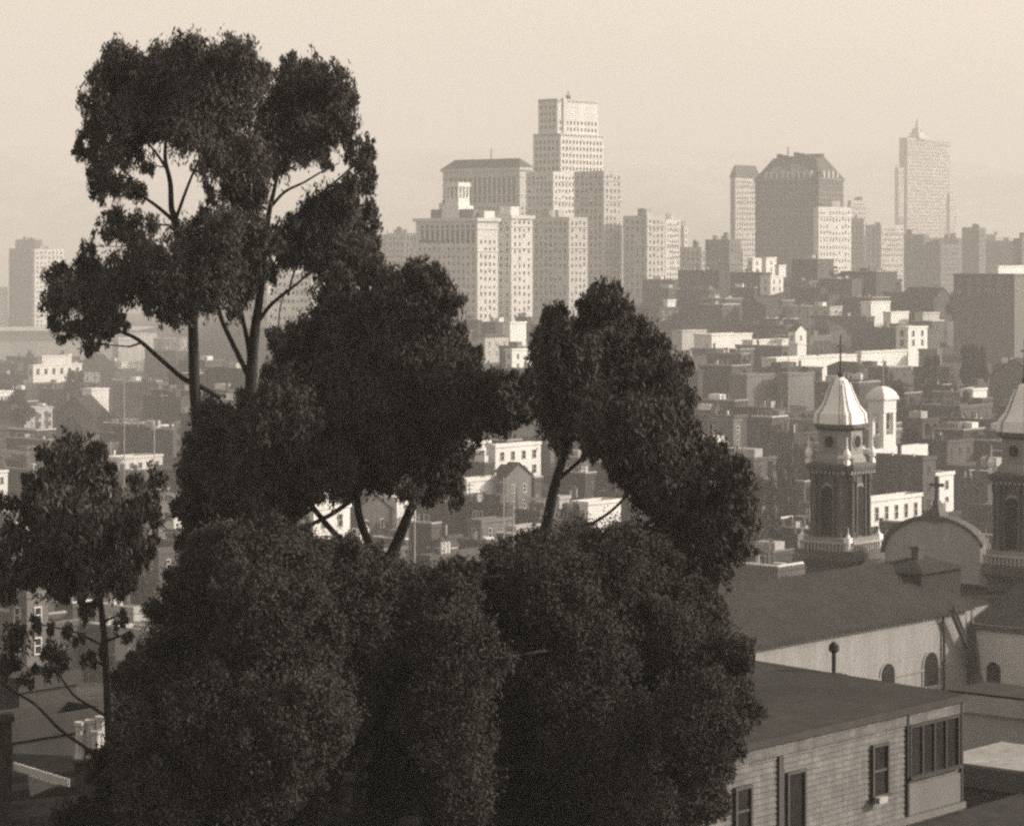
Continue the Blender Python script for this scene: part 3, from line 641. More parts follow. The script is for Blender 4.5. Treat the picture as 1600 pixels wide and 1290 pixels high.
    for sg in (-1, 1):
        for k in range(9):
            q = -2.4 + k * .6; m.box(q - .15, q + .15, *sorted((sg * 2.8, sg * 3.3)), 56.95, 57.3, M_STONED); m.box(*sorted((sg * 2.8, sg * 3.3)), q - .15, q + .15, 56.95, 57.3, M_STONED)
    m.build('bracket', root)
    m = MB(); m.loft([ring(r, z, 0, 0, 8) for r, z in ((.3, 67.1), (.34, 67.5), (.12, 67.8), (.09, 71.6))], M_DARK); m.box(-.75, .75, -.07, .07, 70.3, 70.5, M_DARK); m.build('cross', root)
    for sx in (-1, 1):
        for sy in (-1, 1):
            u_ = MB(); urn(u_, sx * 2.75, sy * 2.75, 57.95, 1.0); u_.build('urn', root)
            u_ = MB(); urn(u_, sx * 3.3, sy * 3.3, 48.85 + 1.0, .55); u_.box(sx * 3.3 - .4, sx * 3.3 + .4, sy * 3.3 - .4, sy * 3.3 + .4, 49.0, 50.4, M_DOME); u_.build('pedestal', root)
    reg(*[cx - 0, cy], 1, 1); return root
T1 = (35.0, 300.0); s_ = 22.3; T2 = (T1[0] + .762 * s_, T1[1] - .648 * s_)
bell_tower(T1[0], T1[1], 'complete domed bell tower with white urns and round windows, its dark cross high')
bell_tower(T2[0], T2[1], 'second domed bell tower cut off by the right edge of the photo')
FEAT.append((1230, 1365, 900, 300, False)); FEAT.append((1500, 1700, 1000, 285, False)); FEAT.append((1180, 1600, 1090, 250, False))
# nave: local frame with x along the wall away from us, y to the left-back
U = (math.cos(TH), math.sin(TH)); V = (-U[1], U[0])
ex, ey = 43.6, 270.0                                   # right end of the eave
L = 52.0; ox, oy = ex - U[0] * L, ey - U[1] * L; zg = 26.0
ch = thing('church', (ox, oy, zg), TH, 'plastered church nave with a broad dark roof, arched rear gable and stone cross', 'church')
ez = 46.4 - zg; Wd = 15.0
m = MB(); m.box(0, L, 0, Wd, 0, ez, M_CHURCH, False); m.face([(0, 0, ez), (0, Wd, ez), (0, Wd / 2, ez + 3.4)], M_CHURCH); m.box(0, L, -.12, -.003, ez - 5.3, ez - 5.1, M_CHURCH); m.build('wall', ch)
m = MB(); pr = [(-.7, ez - .25), (Wd / 2, ez + 3.6), (Wd + .7, ez - .25), (Wd + .7, ez + .1), (Wd / 2, ez + 4.0), (-.7, ez + .1)]
m.loft([[(-.8, a, z) for a, z in pr], [(L + .3, a, z) for a, z in pr]], M_SHING); m.build('roof', ch)
m = MB(); CB, ct = 9.0, ez + 3.2; m.box(L - 3.0, L + 4.2, 3.2, CB, ez - 1, ct, M_SHING)
e0 = [(L - 3.5, 2.7, ct), (L + 4.7, 2.7, ct), (L + 4.7, CB + .5, ct), (L - 3.5, CB + .5, ct)]; e1 = [(L - .5, 5.5, ct + 1.1), (L + 1.7, 5.5, ct + 1.1), (L + 1.7, 6.4, ct + 1.1), (L - .5, 6.4, ct + 1.1)]
for k in range(4): m.face([e0[k], e0[(k + 1) % 4], e1[(k + 1) % 4], e1[k]], M_SHING)
m.face(e1, M_SHING)
m.box(L - .4, L + .4, 5.2, 6, ct + .5, ct + 2.0, M_BRICK); m.box(L - .55, L + .55, 5.05, 6.15, ct + 2.0, ct + 2.25, M_BRICK); m.build('crossing_roof', ch)
def lx(px):        # position along the nave wall that shows at column px
    k = (px - CX) / F; return (k * oy - ox) / (U[0] - k * U[1])
def lz(px, py):
    t = lx(px); d = oy + U[1] * t; return EYE - (py - HY) * d / F - zg
for (pa, pb, ya, yb) in ((1376, 1396, 1036, 1085), (1443, 1464, 1018, 1070), (1306, 1328, 1052, 1100), (1236, 1256, 1068, 1110)):
    a, b2 = lx(pa), lx(pb); z1 = lz((pa + pb) / 2, ya); z0 = lz((pa + pb) / 2, yb); o = MB()
    arch_panel(o, (a + b2) / 2, (b2 - a) * 1.25, z0 - .15, z1 + .2, 0, M_CHURCH, 'x', -1, .10); arch_panel(o, (a + b2) / 2, (b2 - a), z0, z1, 0, M_GLASS, 'x', -1, .16)
    o.box(a - .3, b2 + .3, -.4, -.003, z0 - .3, z0, M_CHURCH); o.build('arched_window', ch)
m = MB(); a = lx(1472); m.tube([(a - .6, -.5, ez - .3), (a - .25, -.25, ez - 1.2), (a, -.22, ez - 1.8), (a, -.22, 2)], .14, M_DARK); m.build('downpipe', ch)
m = MB()
for dz_ in (0, .9): m.tube([(lx(1477), -.9, lz(1477, 960) + dz_), (lx(1519), -.9, lz(1519, 1062) + dz_)], .13 if dz_ else .24, M_DARK, 6)
for k in range(6):
    q = k / 5; xa = lx(1477) * (1 - q) + lx(1519) * q; za = lz(1477, 960) * (1 - q) + lz(1519, 1062) * q; m.tube([(xa, -.9, za), (xa, -.9, za + .9)], .07, M_DARK, 5)
m.build('dark_diagonal_bars', ch)  # dark slanting bars with uprights across the end of the nave wall
# rear arch gable wall between the towers, facing left-front
gx = L + 17.7
m = MB(); pts = []
cy_ = 14.6; hw = 6.1; zb_ = 48.8 - zg; n = 20
prof = [(cy_ - hw, 4), (cy_ + hw, 4)] + [(cy_ + hw * math.cos(math.pi * k / n), zb_ + 3.9 * math.sin(math.pi * k / n)) for k in range(n + 1)]
m.loft([[(gx, p, z) for p, z in prof], [(gx + 1.0, p, z) for p, z in prof]], M_PALE); m.build('rear_gable', ch)
m = MB()
A = [[(gx - .35, cy_ + (hw + q) * math.cos(math.pi * k / n), zb_ + (3.9 + q) * math.sin(math.pi * k / n)) for k in range(n + 1)] for q in (0, .35)]
B = [[(gx + 1.2, p[1], p[2]) for p in r] for r in A]
for k in range(n): m.face([A[0][k], A[0][k + 1], A[1][k + 1], A[1][k]], M_CHURCHD); m.face([A[1][k], A[1][k + 1], B[1][k + 1], B[1][k]], M_CHURCHD); m.face([A[0][k + 1], A[0][k], B[0][k], B[0][k + 1]], M_CHURCHD)
m.build('coping', ch)
zc = zb_ + 4.1
m = MB(); m.loft([[(gx + .5 - q, cy_ - q, z), (gx + .5 + q, cy_ - q, z), (gx + .5 + q, cy_ + q, z), (gx + .5 - q, cy_ + q, z)] for q, z in ((.95, zc - .4), (.8, zc + .4), (.45, zc + .9), (.3, zc + 1.6), (.22, zc + 1.7))], M_CHURCHD)
m.box(gx + .35, gx + .65, cy_ - .2, cy_ + .2, zc + 1.6, zc + 4.2, M_CHURCHD); m.box(gx + .37, gx + .63, cy_ - .85, cy_ + .85, zc + 3.1, zc + 3.45, M_CHURCHD); m.build('stone_cross', ch)
m = MB(); urn(m, gx - .4, cy_ - hw - .6, zb_ - .6, 1.0); m.box(gx - .9, gx + .9, cy_ - hw - 1.2, cy_ - hw + .1, 4, zb_ - .6, M_CHURCH); m.build('urn', ch)
# aisle body behind the crossing up to the facade
m = MB(); m.box(L + .4, gx + .9, .5, 22, 0, zb_ - 2.6, M_CHURCH, False); m.face([(L + .3, .3, zb_ - 2.59), (gx, .3, zb_ - 2.59), (gx, 22.2, zb_ - 2.59), (L + .3, 22.2, zb_ - 2.59)], M_SHING); m.build('choir', ch)
# side wing to the right
m = MB(); wz = 44.7 - zg; m.box(L + .6, L + 12, -19, -.05, 0, wz, M_WHITE, False); m.box(L + .25, L + .6, -19.1, -.2, wz - .45, wz + .1, M_CHURCHD); m.build('side_wing', ch)
m = MB(); m.face([(L + .6, -19.2, wz + .12), (L + 12, -19.2, wz + 3.9), (L + 12, 0, wz + 3.9), (L + .6, 0, wz + .12)], M_SHING); m.box(L + 12, L + 12.5, -19.3, 0, wz + 3, wz + 4.6, M_CHURCH); m.build('wing_roof', ch)
for k in range(4):
    o = MB(); cy2 = -2.6 - k * 4.2; arch_panel(o, cy2, 1.5, wz - 6.2, wz - 3.4, L + .6, M_GLASS, 'y', -1, .05); o.build('arched_window', ch)
m = MB(); m.face([(L + .2, -3.4, 2), (L + .2, -.3, 2), (L + .2, -.3, ez - .4)], M_CHURCHD); m.face([(L + .55, -3.4, 2), (L + .55, -.3, ez - .4), (L + .55, -.3, 2)], M_CHURCHD); m.face([(L + .2, -3.4, 2), (L + .2, -.3, ez - .4), (L + .55, -.3, ez - .4), (L + .55, -3.4, 2)], M_CHURCHD); m.build('dark_triangular_slab', ch)  # dark three-sided slab sloping down from the eave at the wall end
for q in (0, .25, .5, .75, 1): reg(ox + U[0] * L * q + V[0] * 2, oy + U[1] * L * q + V[1] * 2, 12, 12)

# ------------------------------------------------------------------ near house, bottom right
hx, hy = 15.95, 100.0; L = 24.0; ox2, oy2 = hx - U[0] * L, hy - U[1] * L; zg = 54.0
nh = thing('clapboard_house', (ox2, oy2, zg), TH, 'grey clapboard house with a dark flat roof in the bottom right corner', 'house')
def nx_(px): k = (px - CX) / F; return (k * oy2 - ox2) / (U[0] - k * U[1])
def nz_(px, py): d = oy2 + U[1] * nx_(px); return EYE - (py - HY) * d / F - zg
ez = 64.2 - zg; Wd = 15.0
m = MB(); m.box(0, L, 0, Wd, 0, ez, M_SIDING, False)
z = .2
while z < ez - .45:                                    # lap boards
    m.face([(-.02, -.055, z), (L + .02, -.055, z), (L + .02, -.012, z + .19), (-.02, -.012, z + .19)], M_SIDING)
    m.face([(-.02, -.004, z), (L + .02, -.004, z), (L + .02, -.055, z), (-.02, -.055, z)], M_SIDING)
    z += .19
m.box(-.03, L + .03, -.1, -.004, ez - .38, ez, M_SIDING); m.build('wall', nh)
m = MB(); zb_ = 60.55 - zg; m.box(-.03, L + .06, -.16, -.01, zb_ - .12, zb_ + .12, M_GREY)
for px in (1415, 1499): a = nx_(px); m.box(a - .06, a + .06, -.13, -.01, zb_ + .12, ez, M_DARK)
a = nx_(1217); m.box(a - .14, a + .14, -.12, -.01, 0, ez - .4, M_MID); m.build('trim', nh)
m = MB(); m.face([(-.6, -.2, ez + .02), (L + .08, -.2, ez + .02), (L + .08, Wd, ez + .62), (-.6, Wd, ez + .62)], M_TAR); m.face([(-.6, -.2, ez + .02), (-.6, -.2, ez + .25), (L + .08, -.2, ez + .25), (L + .08, -.2, ez + .02)], M_DARK)
m.face([(-.6, -.2, ez + .25), (-.6, Wd, ez + .85), (L + .08, Wd, ez + .85), (L + .08, -.2, ez + .25)], M_FELT); m.face([(L + .08, -.2, ez + .02), (L + .08, -.2, ez + .25), (L + .08, Wd, ez + .85), (L + .08, Wd, ez + .62)], M_DARK); m.build('roof', nh)
def nwindow(pa, pb, ya, yb, bars=0, name='window', sash=True, fm=M_MID):
    a, b2 = nx_(pa), nx_(pb); z1, z0 = nz_((pa + pb) / 2, ya), nz_((pa + pb) / 2, yb); w = MB()
    w.box(a - .1, a, -.16, -.01, z0 - .1, z1 + .1, fm); w.box(b2, b2 + .1, -.16, -.01, z0 - .1, z1 + .1, fm); w.box(a, b2, -.16, -.01, z1, z1 + .1, fm); w.box(a - .15, b2 + .15, -.24, -.01, z0 - .1, z0, fm)
    if sash: w.box(a, b2, -.12, -.08, (z0 + z1) / 2 - .04, (z0 + z1) / 2 + .04, fm)
    for k in range(bars): q = a + (b2 - a) * (k + 1) / (bars + 1); w.box(q - .05, q + .05, -.14, -.07, z0, z1, fm)
    o = w.build(name, nh); g = MB(); g.box(a, b2, -.075, -.01, z0, z1, M_GLASS); g.build('pane', o); return o
nwindow(1147, 1168, 1232, 1300); nwindow(1228, 1252, 1207, 1300, sash=False); nwindow(1361, 1382, 1165, 1240); nwindow(1419, 1492, 1128, 1203, bars=3, sash=False, fm=M_DARK)
a = nx_(1361); zz = nz_(1365, 1242); m = MB(); m.box(a - .15, a + .35, -.45, -.2, zz - .2, zz, M_PALE); m.build('flower_box', nh)
a = nx_(1416); b2 = nx_(1498); m = MB(); m.box(a, b2, -.1, -.01, zb_ + .15, nz_(1455, 1212) - .1, M_GREY); m.build('apron_panel', nh)
m = MB(); pr = [(-.02, zb_ - .2), (-8, zb_ - 2.6), (-8, zb_ - 2.9), (-.02, zb_ - .5)]; m.loft([[(-1, a, z) for a, z in pr], [(L + 9, a, z) for a, z in pr]], M_FELT); m.build('lean_to_roof', nh)
m = MB(); m.tube([(nx_(1303) + 8, 9.0, ez + .6), (nx_(1303) + 8, 9.0, ez + 1.0)], .1, M_DARK); m.build('roof_vent', nh)
# stove pipe, skylight rail: parts on the roof, placed on the far roof edge
def roofpt(px, py, dguess):  return P(px, py, dguess)
def to_local(p): X_, Y_ = p[0] - ox2, p[1] - oy2; return (X_ * U[0] + Y_ * U[1], X_ * V[0] + Y_ * V[1], p[2] - zg)
q = to_local(P(1303, 1062, 104)); m = MB(); m.tube([(q[0], q[1], q[2] - .4), (q[0], q[1], q[2] + 1.1)], .08, M_DARK); m.loft([ring(r, q[2] + h_, q[0], q[1], 10) for r, h_ in ((.09, 1.0), (.2, 1.1), (.2, 1.28), (.05, 1.42))], M_DARK); m.build('stove_pipe', nh)
q = to_local(P(1315, 1072, 103.5)); m = MB(); m.loft([[(q[0] + a, q[1] + b_, q[2] + z) for a, b_ in ((-.3, -.3), (.3, -.3), (.3, .3), (-.3, .3))] for z in (-.4, .3)], M_DARK); m.face([(q[0] - .35, q[1] - .35, q[2] + .3), (q[0] + .35, q[1] - .35, q[2] + .3), (q[0] + .35, q[1] + .35, q[2] + .45), (q[0] - .35, q[1] + .35, q[2] + .45)], M_DARK); m.build('vent_hood', nh)
p1, p2 = to_local(P(1208, 1118, 95)), to_local(P(1290, 1093, 99)); m = MB(); m.tube([p1, p2], .025, M_GREY, 5); m.build('roof_rail', nh)
reg(ox2, oy2, L + 2, Wd)
# neighbours in the bottom right
house('grey stucco house tucked behind the corner of the clapboard house', 1490, 1640, 1690, 1100, d=118, wall=M_PALE, nwin=True, fm=M_FRAME, wsize=(.8, 1.3), yb=1170, parapet=False)
house('low garage with a pale bright flat roof at the right edge', 1470, 1650, 1745, 1216, d=103.5, wall=M_GREY, nwin=False, yb=1250, roof='flat', rm=M_FELTP, name='garage', cat='garage', parapet=False)
# houses glimpsed through the lowest foliage
house('grey house with a light gable glimpsed through the lowest leaves', 470, 560, 640, 1150, d=112, wall=M_MID, h=8, wsize=(1, 1.6))
house('pale shed glimpsed at the bottom between the two dark bushes', 600, 650, 760, 1215, d=106, wall=M_GREY, h=8, wsize=(.9, 1.4))
house('small pale roofed lean-to at the bottom left of centre', 488, 520, 566, 1262, d=92, wall=M_GREY, rm=M_PALE, nwin=False)

# bottom left: dark roof, gable board, chimney pots, brick chimney
X, Y, Z = P(22, 1190, 80); hl = thing('gabled_house', (X, Y, 0), R(-12), 'dark-roofed gabled house with a white barge board, bottom left corner', 'house')
z0 = Z; m = MB(); m.box(-9, 6, .6, 9, ground(X, Y) - 3, z0 - 1.6, M_MID, False); m.build('wall', hl)
m = MB(); m.face([(-9.5, -3.5, z0 - 2.6), (6.5, -3.5, z0 - 2.6), (6.5, 4.5, z0 - .6), (-9.5, 4.5, z0 - .6)], M_SHING); m.face([(-9.5, -3.5, z0 - 2.75), (-9.5, 4.5, z0 - .75), (6.5, 4.5, z0 - .75), (6.5, -3.5, z0 - 2.75)], M_SHING); m.build('roof', hl)
m = MB(); m.loft([[(0, -.1, z0), (0, .05, z0), (0, .05, z0 - .2), (0, -.1, z0 - .2)], [(1.66, -.1, z0 - .42), (1.66, .05, z0 - .42), (1.66, .05, z0 - .62), (1.66, -.1, z0 - .62)]], M_WHITE); m.build('barge_board', hl)
m = MB(); m.loft([[(.42, -.02, z0 - .38), (1.3, -.02, z0 - .6), (.5, -.02, z0 - .95)], [(.42, .2, z0 - .38), (1.3, .2, z0 - .6), (.5, .2, z0 - .95)]], M_PALE); m.build('gable_wall', hl)
X, Y, Z = P(8, 1117, 80); cs = thing('chimney_stack', (X, Y, 0), .2, 'tall dark brick chimney with a flared cap at the left edge', 'chimney')
m = MB(); m.box(-.25, .18, -.2, .25, ground(X, Y), Z - .15, M_BRICK); m.build('stack', cs)
m = MB(); m.box(-.32, .26, -.28, .33, Z - .15, Z, M_BRICK); m.box(-.27, .2, -.22, .27, Z, Z + .06, M_BRICK); m.build('cap', cs)
X, Y, Z = P(141, 1183, 82); cs = thing('chimney_stack', (X, Y, 0), .15, 'low dark chimney topped by four pale clay pots', 'chimney')
m = MB(); m.box(-.45, .45, -.3, .3, ground(X, Y), Z - .1, M_BRICK); m.box(-.52, .52, -.37, .37, Z - .1, Z, M_BRICK); m.build('stack', cs)
for q in ((-.3, 0, 1.05), (.0, .03, 1.1), (.3, 0, 1.2), (.16, -.16, .8)):
    m = MB(); m.loft([ring(r, Z + z * q[2] / 1.1, q[0], q[1], 10) for r, z in ((.16, 0), (.12, .15), (.12, .95), (.16, 1.0), (.16, 1.1), (.1, 1.1))], M_WHITE, True); m.build('chimney_pot', cs)
house('dark neighbouring house wall behind the four-pot chimney', -40, 20, 175, 1128, d=105, wall=M_DARK, nwin=False, rm=M_TAR, yb=1200)
house('dark valley house roof below the small left tree', -30, 30, 120, 1060, d=150, wall=M_DARK, rm=M_TAR, yb=1110)

# ------------------------------------------------------------------ fill the slopes with smaller houses
WN = {M_WHITE.name: 'white', M_PALE.name: 'pale', M_GREY.name: 'grey', M_MID.name: 'brown', M_DARK.name: 'dark', M_BRICK.name: 'brick'}
RN = {'flat': 'flat-roofed', 'gableR': 'gabled', 'gableL': 'gable-fronted', 'hip': 'hip-roofed'}
def zone(px, py):
    if px < 320: return ('beyond the left limb' if py < 600 else 'in the left valley' if py < 720 else 'behind the small left tree')
    if px < 620: return 'seen under the left crown' if py > 680 else 'between the left trunks'
    if px < 1060: return 'in the gap by the leaning trunk' if py > 640 else 'between the crown tops'
    if py < 480: return 'under the skyline'
    if py < 580: return 'around the long white warehouse'
    if px < 1260: return 'left of the domed bell tower'
    if py < 700: return 'behind the open bell turret'
    return 'right of the domed bell tower'
AUTO = []
def ok_occl(x0, x1, yt, d):
    return not any(d < fd and x1 > a + 1 and x0 < b2 - 1 and yt < fy - 2 for a, b2, fy, fd, au in FEAT if not au)
def fill(xa, xb, ya, yb, step, wlo, whi, hlo=8, hhi=13, bright=.14):
    y = ya
    while y < yb:
        x = xa + random.uniform(-20, 10)
        while x < xb:
            w = random.uniform(wlo, whi); fr = random.uniform(.55, .92); x0, x1 = x, x + w; xc = x0 + w * fr; yt = y + random.uniform(-step * .4, step * .4)
            if len(AUTO) < 262:
                h = random.uniform(hlo, hhi); d = solve(xc, yt, h)
                if d and ok_occl(x0, x1, yt, d):
                    wl = random.choices((M_WHITE, M_PALE, M_GREY, M_MID, M_DARK, M_BRICK), (bright * .25, bright * .5, .13, .32, .4, .26))[0]
                    rf = random.choices(('flat', 'gableR', 'gableL', 'hip'), (.88, .05, .02, .05))[0]
                    ex_ = [e for e, p in (('chimney', .7), ('bulkhead', .4), ('tank', .1), ('posts', .3), ('skylight', .35), ('chimney', .5), ('stack', .7), ('stack', .7), ('stack', .5), ('stack', .5), ('pots', .25), ('bulkhead', .3), ('chimney', .4)) if random.random() < p] if rf == 'flat' else (['chimney'] if random.random() < .7 else [])
                    o = house('x', x0, xc, x1, yt, d=d, wall=wl, roof=rf, rm=random.choice((M_TAR, M_TAR, M_TAR2, M_SHING)), extras=ex_, auto=True, nwin=d < 1700, group='houses on the hillsides', fm=M_FRAME, wsize=(random.uniform(.9, 1.4), random.uniform(1.5, 2.1)))
                    if o: AUTO.append((o, wl, rf, tuple(ex_), xc, yt, zone(xc, yt)))
            x += w * random.uniform(.85, 1.25)
        y += step
for x0, xc, x1, yt in FRONT:
    d = solve(xc, yt, 10, 230)
    if d:
        wl = random.choice((M_MID, M_DARK, M_BRICK, M_GREY)); ex_ = [e for e in ('chimney', 'skylight', 'bulkhead') if random.random() < .5]
        o = house('x', x0, xc, x1, yt, d=d, wall=wl, rm=random.choice((M_TAR, M_TAR2)), extras=ex_, auto=True, group='houses on the hillsides', fm=M_FRAME)
        if o: AUTO.append((o, wl, 'flat', tuple(ex_), xc, yt, zone(xc, yt)))
fill(1000, 1600, 400, 480, 13, 40, 90, 9, 13, .10)
fill(1040, 1600, 482, 600, 15, 46, 120, bright=.10)
fill(1090, 1600, 602, 760, 18, 50, 130, bright=.08)
fill(1150, 1600, 765, 900, 24, 60, 140, bright=.06)
fill(0, 320, 560, 720, 13, 40, 100, bright=.08)
fill(0, 330, 725, 1000, 32, 60, 110, bright=.10)
fill(470, 1010, 690, 870, 21, 40, 80, bright=.2)
fill(720, 860, 500, 580, 20, 24, 44)
fill(290, 420, 520, 640, 18, 26, 50, bright=.1)
EN = {'stack': 'a thin flue', 'pots': 'three flues', 'chimney': 'a chimney', 'bulkhead': 'a roof bulkhead', 'tank': 'a water tank', 'posts': 'a drying rack', 'skylight': 'a skylight'}
ORD = ['leftmost', 'second', 'third', 'fourth', 'fifth', 'sixth', 'seventh', 'eighth', 'ninth', 'tenth', 'eleventh', 'twelfth', 'thirteenth', 'fourteenth', 'fifteenth', 'sixteenth', 'seventeenth', 'eighteenth', 'nineteenth', 'twentieth']
byl = {}
for o, wl, rf, ex_, xc, yt, zn in AUTO:
    e = (' with ' + EN[ex_[0]]) if ex_ and ex_[0] != 'posts' else ''
    byl.setdefault(f'{WN[wl.name]} {RN[rf]} house{e} {zn}', []).append((xc, o))
for lab, L_ in byl.items():
    L_.sort(key=lambda t: t[0])
    for k, (xc, o) in enumerate(L_):
        o['label'] = lab if len(L_) == 1 else (('leftmost ' + lab) if k == 0 else f'{lab}, {ORD[k]}' + (' from left' if len(lab.split()) < 14 else ' along'))
print('houses', HCOUNT, 'auto', len(AUTO))

# ------------------------------------------------------------------ poles and small street furniture
def pole(px, ytop, ybot, d, label):
    x, y, zt = P(px, ytop, d); zb = ground(x, y) - .5
    t = thing('utility_pole', (x, y, zb), TH, label, 'pole', 'utility poles'); m = MB(); m.tube([(0, 0, 0), (0, 0, zt - zb)], [.16, .11], M_PALE, 7); m.build('post', t)
    m = MB(); m.box(-1.1, 1.1, -.06, .06, zt - zb - .9, zt - zb - .75, M_GREY); m.build('crossarm', t)
for px, a, b_, d, l in ((241, 664, 712, 560, 'pale pole standing below the row of skylight sheds'), (194, 592, 640, 760, 'thin pale pole under the bare left limb'), (173, 690, 730, 520, 'thin pole just right of the round tree crown'),
    (787, 745, 840, 470, 'tall pole among the drying racks left of the leaning trunk'), (802, 760, 845, 455, 'shorter pole beside the tall rack pole'), (648, 800, 860, 430, 'slender pole left of the three white flues'),
    (1232, 545, 600, 760, 'thin pole left of the domed tower roof'), (1265, 487, 512, 1150, 'white flue-like pole above the gabled cottage'), (1380, 560, 600, 700, 'thin dark pole above the open bell turret')):
    pole(px, a, b_, d, l)

prs = random.Random(5); PN = {}
for k in range(46):
    px = prs.choice((prs.uniform(1100, 1590), prs.uniform(1100, 1590), prs.uniform(5, 290), prs.uniform(690, 980))); py = prs.uniform(500, 800) if px > 1000 else prs.uniform(590, 720) if px < 320 else prs.uniform(720, 830)
    d = solve(px, py, 11.5)
    if not d or (1225 < px < 1370 and py < 900) or px > 1530 or (1370 < px < 1560 and py > 780): continue
    x, y, zt = P(px, py, d); PN.setdefault(zone(px, py), []).append((px, x, y, zt, ground(x, y) - .5))
for zn, L_ in PN.items():
    L_.sort()
    for k, (px, x, y, zt, zb) in enumerate(L_):
        t = thing('utility_pole', (x, y, zb), TH + random.choice((0, math.pi / 2)), f'utility pole with crossarms {zn}, {ORD[k]}' + (' from left' if k else ''), 'pole', 'utility poles'); hh_ = zt - zb
        m = MB(); m.tube([(0, 0, 0), (0, 0, hh_)], [.17, .12], M_WOODD, 6); m.build('post', t); m = MB(); m.box(-1.2, 1.2, -.07, .07, hh_ - .8, hh_ - .64, M_WOODD); m.box(-1, 1, -.07, .07, hh_ - 1.7, hh_ - 1.55, M_WOODD); m.build('crossarm', t)

# ------------------------------------------------------------------ trees
DENS = 2.7
def leaf_mesh(clumps, D, lsize, layers, depth, mt, name, parent, droop=.55, tuft=(.22, .42), elong=1.0, flatness=0):
    """many small leaves, gathered into tufts, inside overlapping clumps placed through the crown's depth"""
    c_all = []; a_leaf = lsize[0] * lsize[1] * .62
    for (px, py, r, *o) in clumps:
        off = o[0] if o else float(RNG.uniform(-1, 1)) * depth
        d = D + off; C0 = np.array(P(px, py, d)); rad = (r * 1.05 + 2) * D / F; lay = layers * (o[1] if len(o) > 1 else 1)
        nl = int(math.pi * rad * rad * lay * DENS / a_leaf); per = 34; nt_ = max(3, nl // per)
        v = RNG.normal(size=(nt_, 3)); v /= np.linalg.norm(v, axis=1)[:, None]; rr = RNG.uniform(0, 1, nt_) ** .5 * .9; ex_o = RNG.uniform(0, 1, nt_) < .16; rr = np.where(ex_o, RNG.uniform(.85, 1.22, nt_), rr)
        cen = C0 + v * rr[:, None] * rad * np.array([1, 1.05, .95]); tr = RNG.uniform(*tuft, nt_) * min(1, max(.45, rad / .8))
        k = RNG.normal(size=(nt_, per, 3)); k *= (RNG.uniform(0, 1, (nt_, per)) ** .5 / np.linalg.norm(k, axis=2))[:, :, None]
        k[:, :, 2] *= np.where(RNG.uniform(0, 1, nt_) < .4, 2.3, 1.2)[:, None] * elong; pos = cen[:, None, :] + k * tr[:, None, None]; pos[:, :, 2] -= .12 * elong
        c_all.append(pos.reshape(-1, 3))
    p = np.concatenate(c_all); n = len(p)
    ax = RNG.normal(size=(n, 3)); ax /= np.linalg.norm(ax, axis=1)[:, None]; ax[:, 2] -= droop * 1.4; ax /= np.linalg.norm(ax, axis=1)[:, None]
    sd_ = np.cross(ax, RNG.normal(size=(n, 3))); sd_ /= np.linalg.norm(sd_, axis=1)[:, None]
    ln = lsize[0] * RNG.uniform(.6, 1.3, n)[:, None]; wd = lsize[1] * RNG.uniform(.7, 1.3, n)[:, None] * .5
    q = np.stack([p - ax * ln * .5, p + sd_ * wd - ax * ln * .08, p + ax * ln * .5, p - sd_ * wd - ax * ln * .08], 1).reshape(-1, 3)
    return q, n
def leaf_object(parts, mt, name, parent):
    q = np.concatenate([a[0] for a in parts]); n = sum(a[1] for a in parts)
    me = bpy.data.meshes.new(name); me.vertices.add(len(q)); me.vertices.foreach_set('co', q.astype(np.float32).ravel())
    me.loops.add(4 * n); me.loops.foreach_set('vertex_index', np.arange(4 * n, dtype=np.int32)); me.polygons.add(n)
    me.polygons.foreach_set('loop_start', np.arange(0, 4 * n, 4, dtype=np.int32)); me.polygons.foreach_set('loop_total', np.full(n, 4, dtype=np.int32))
    me.materials.append(mt); me.update(calc_edges=True); o = bpy.data.objects.new(name, me); COL.objects.link(o); o.parent = parent; return o
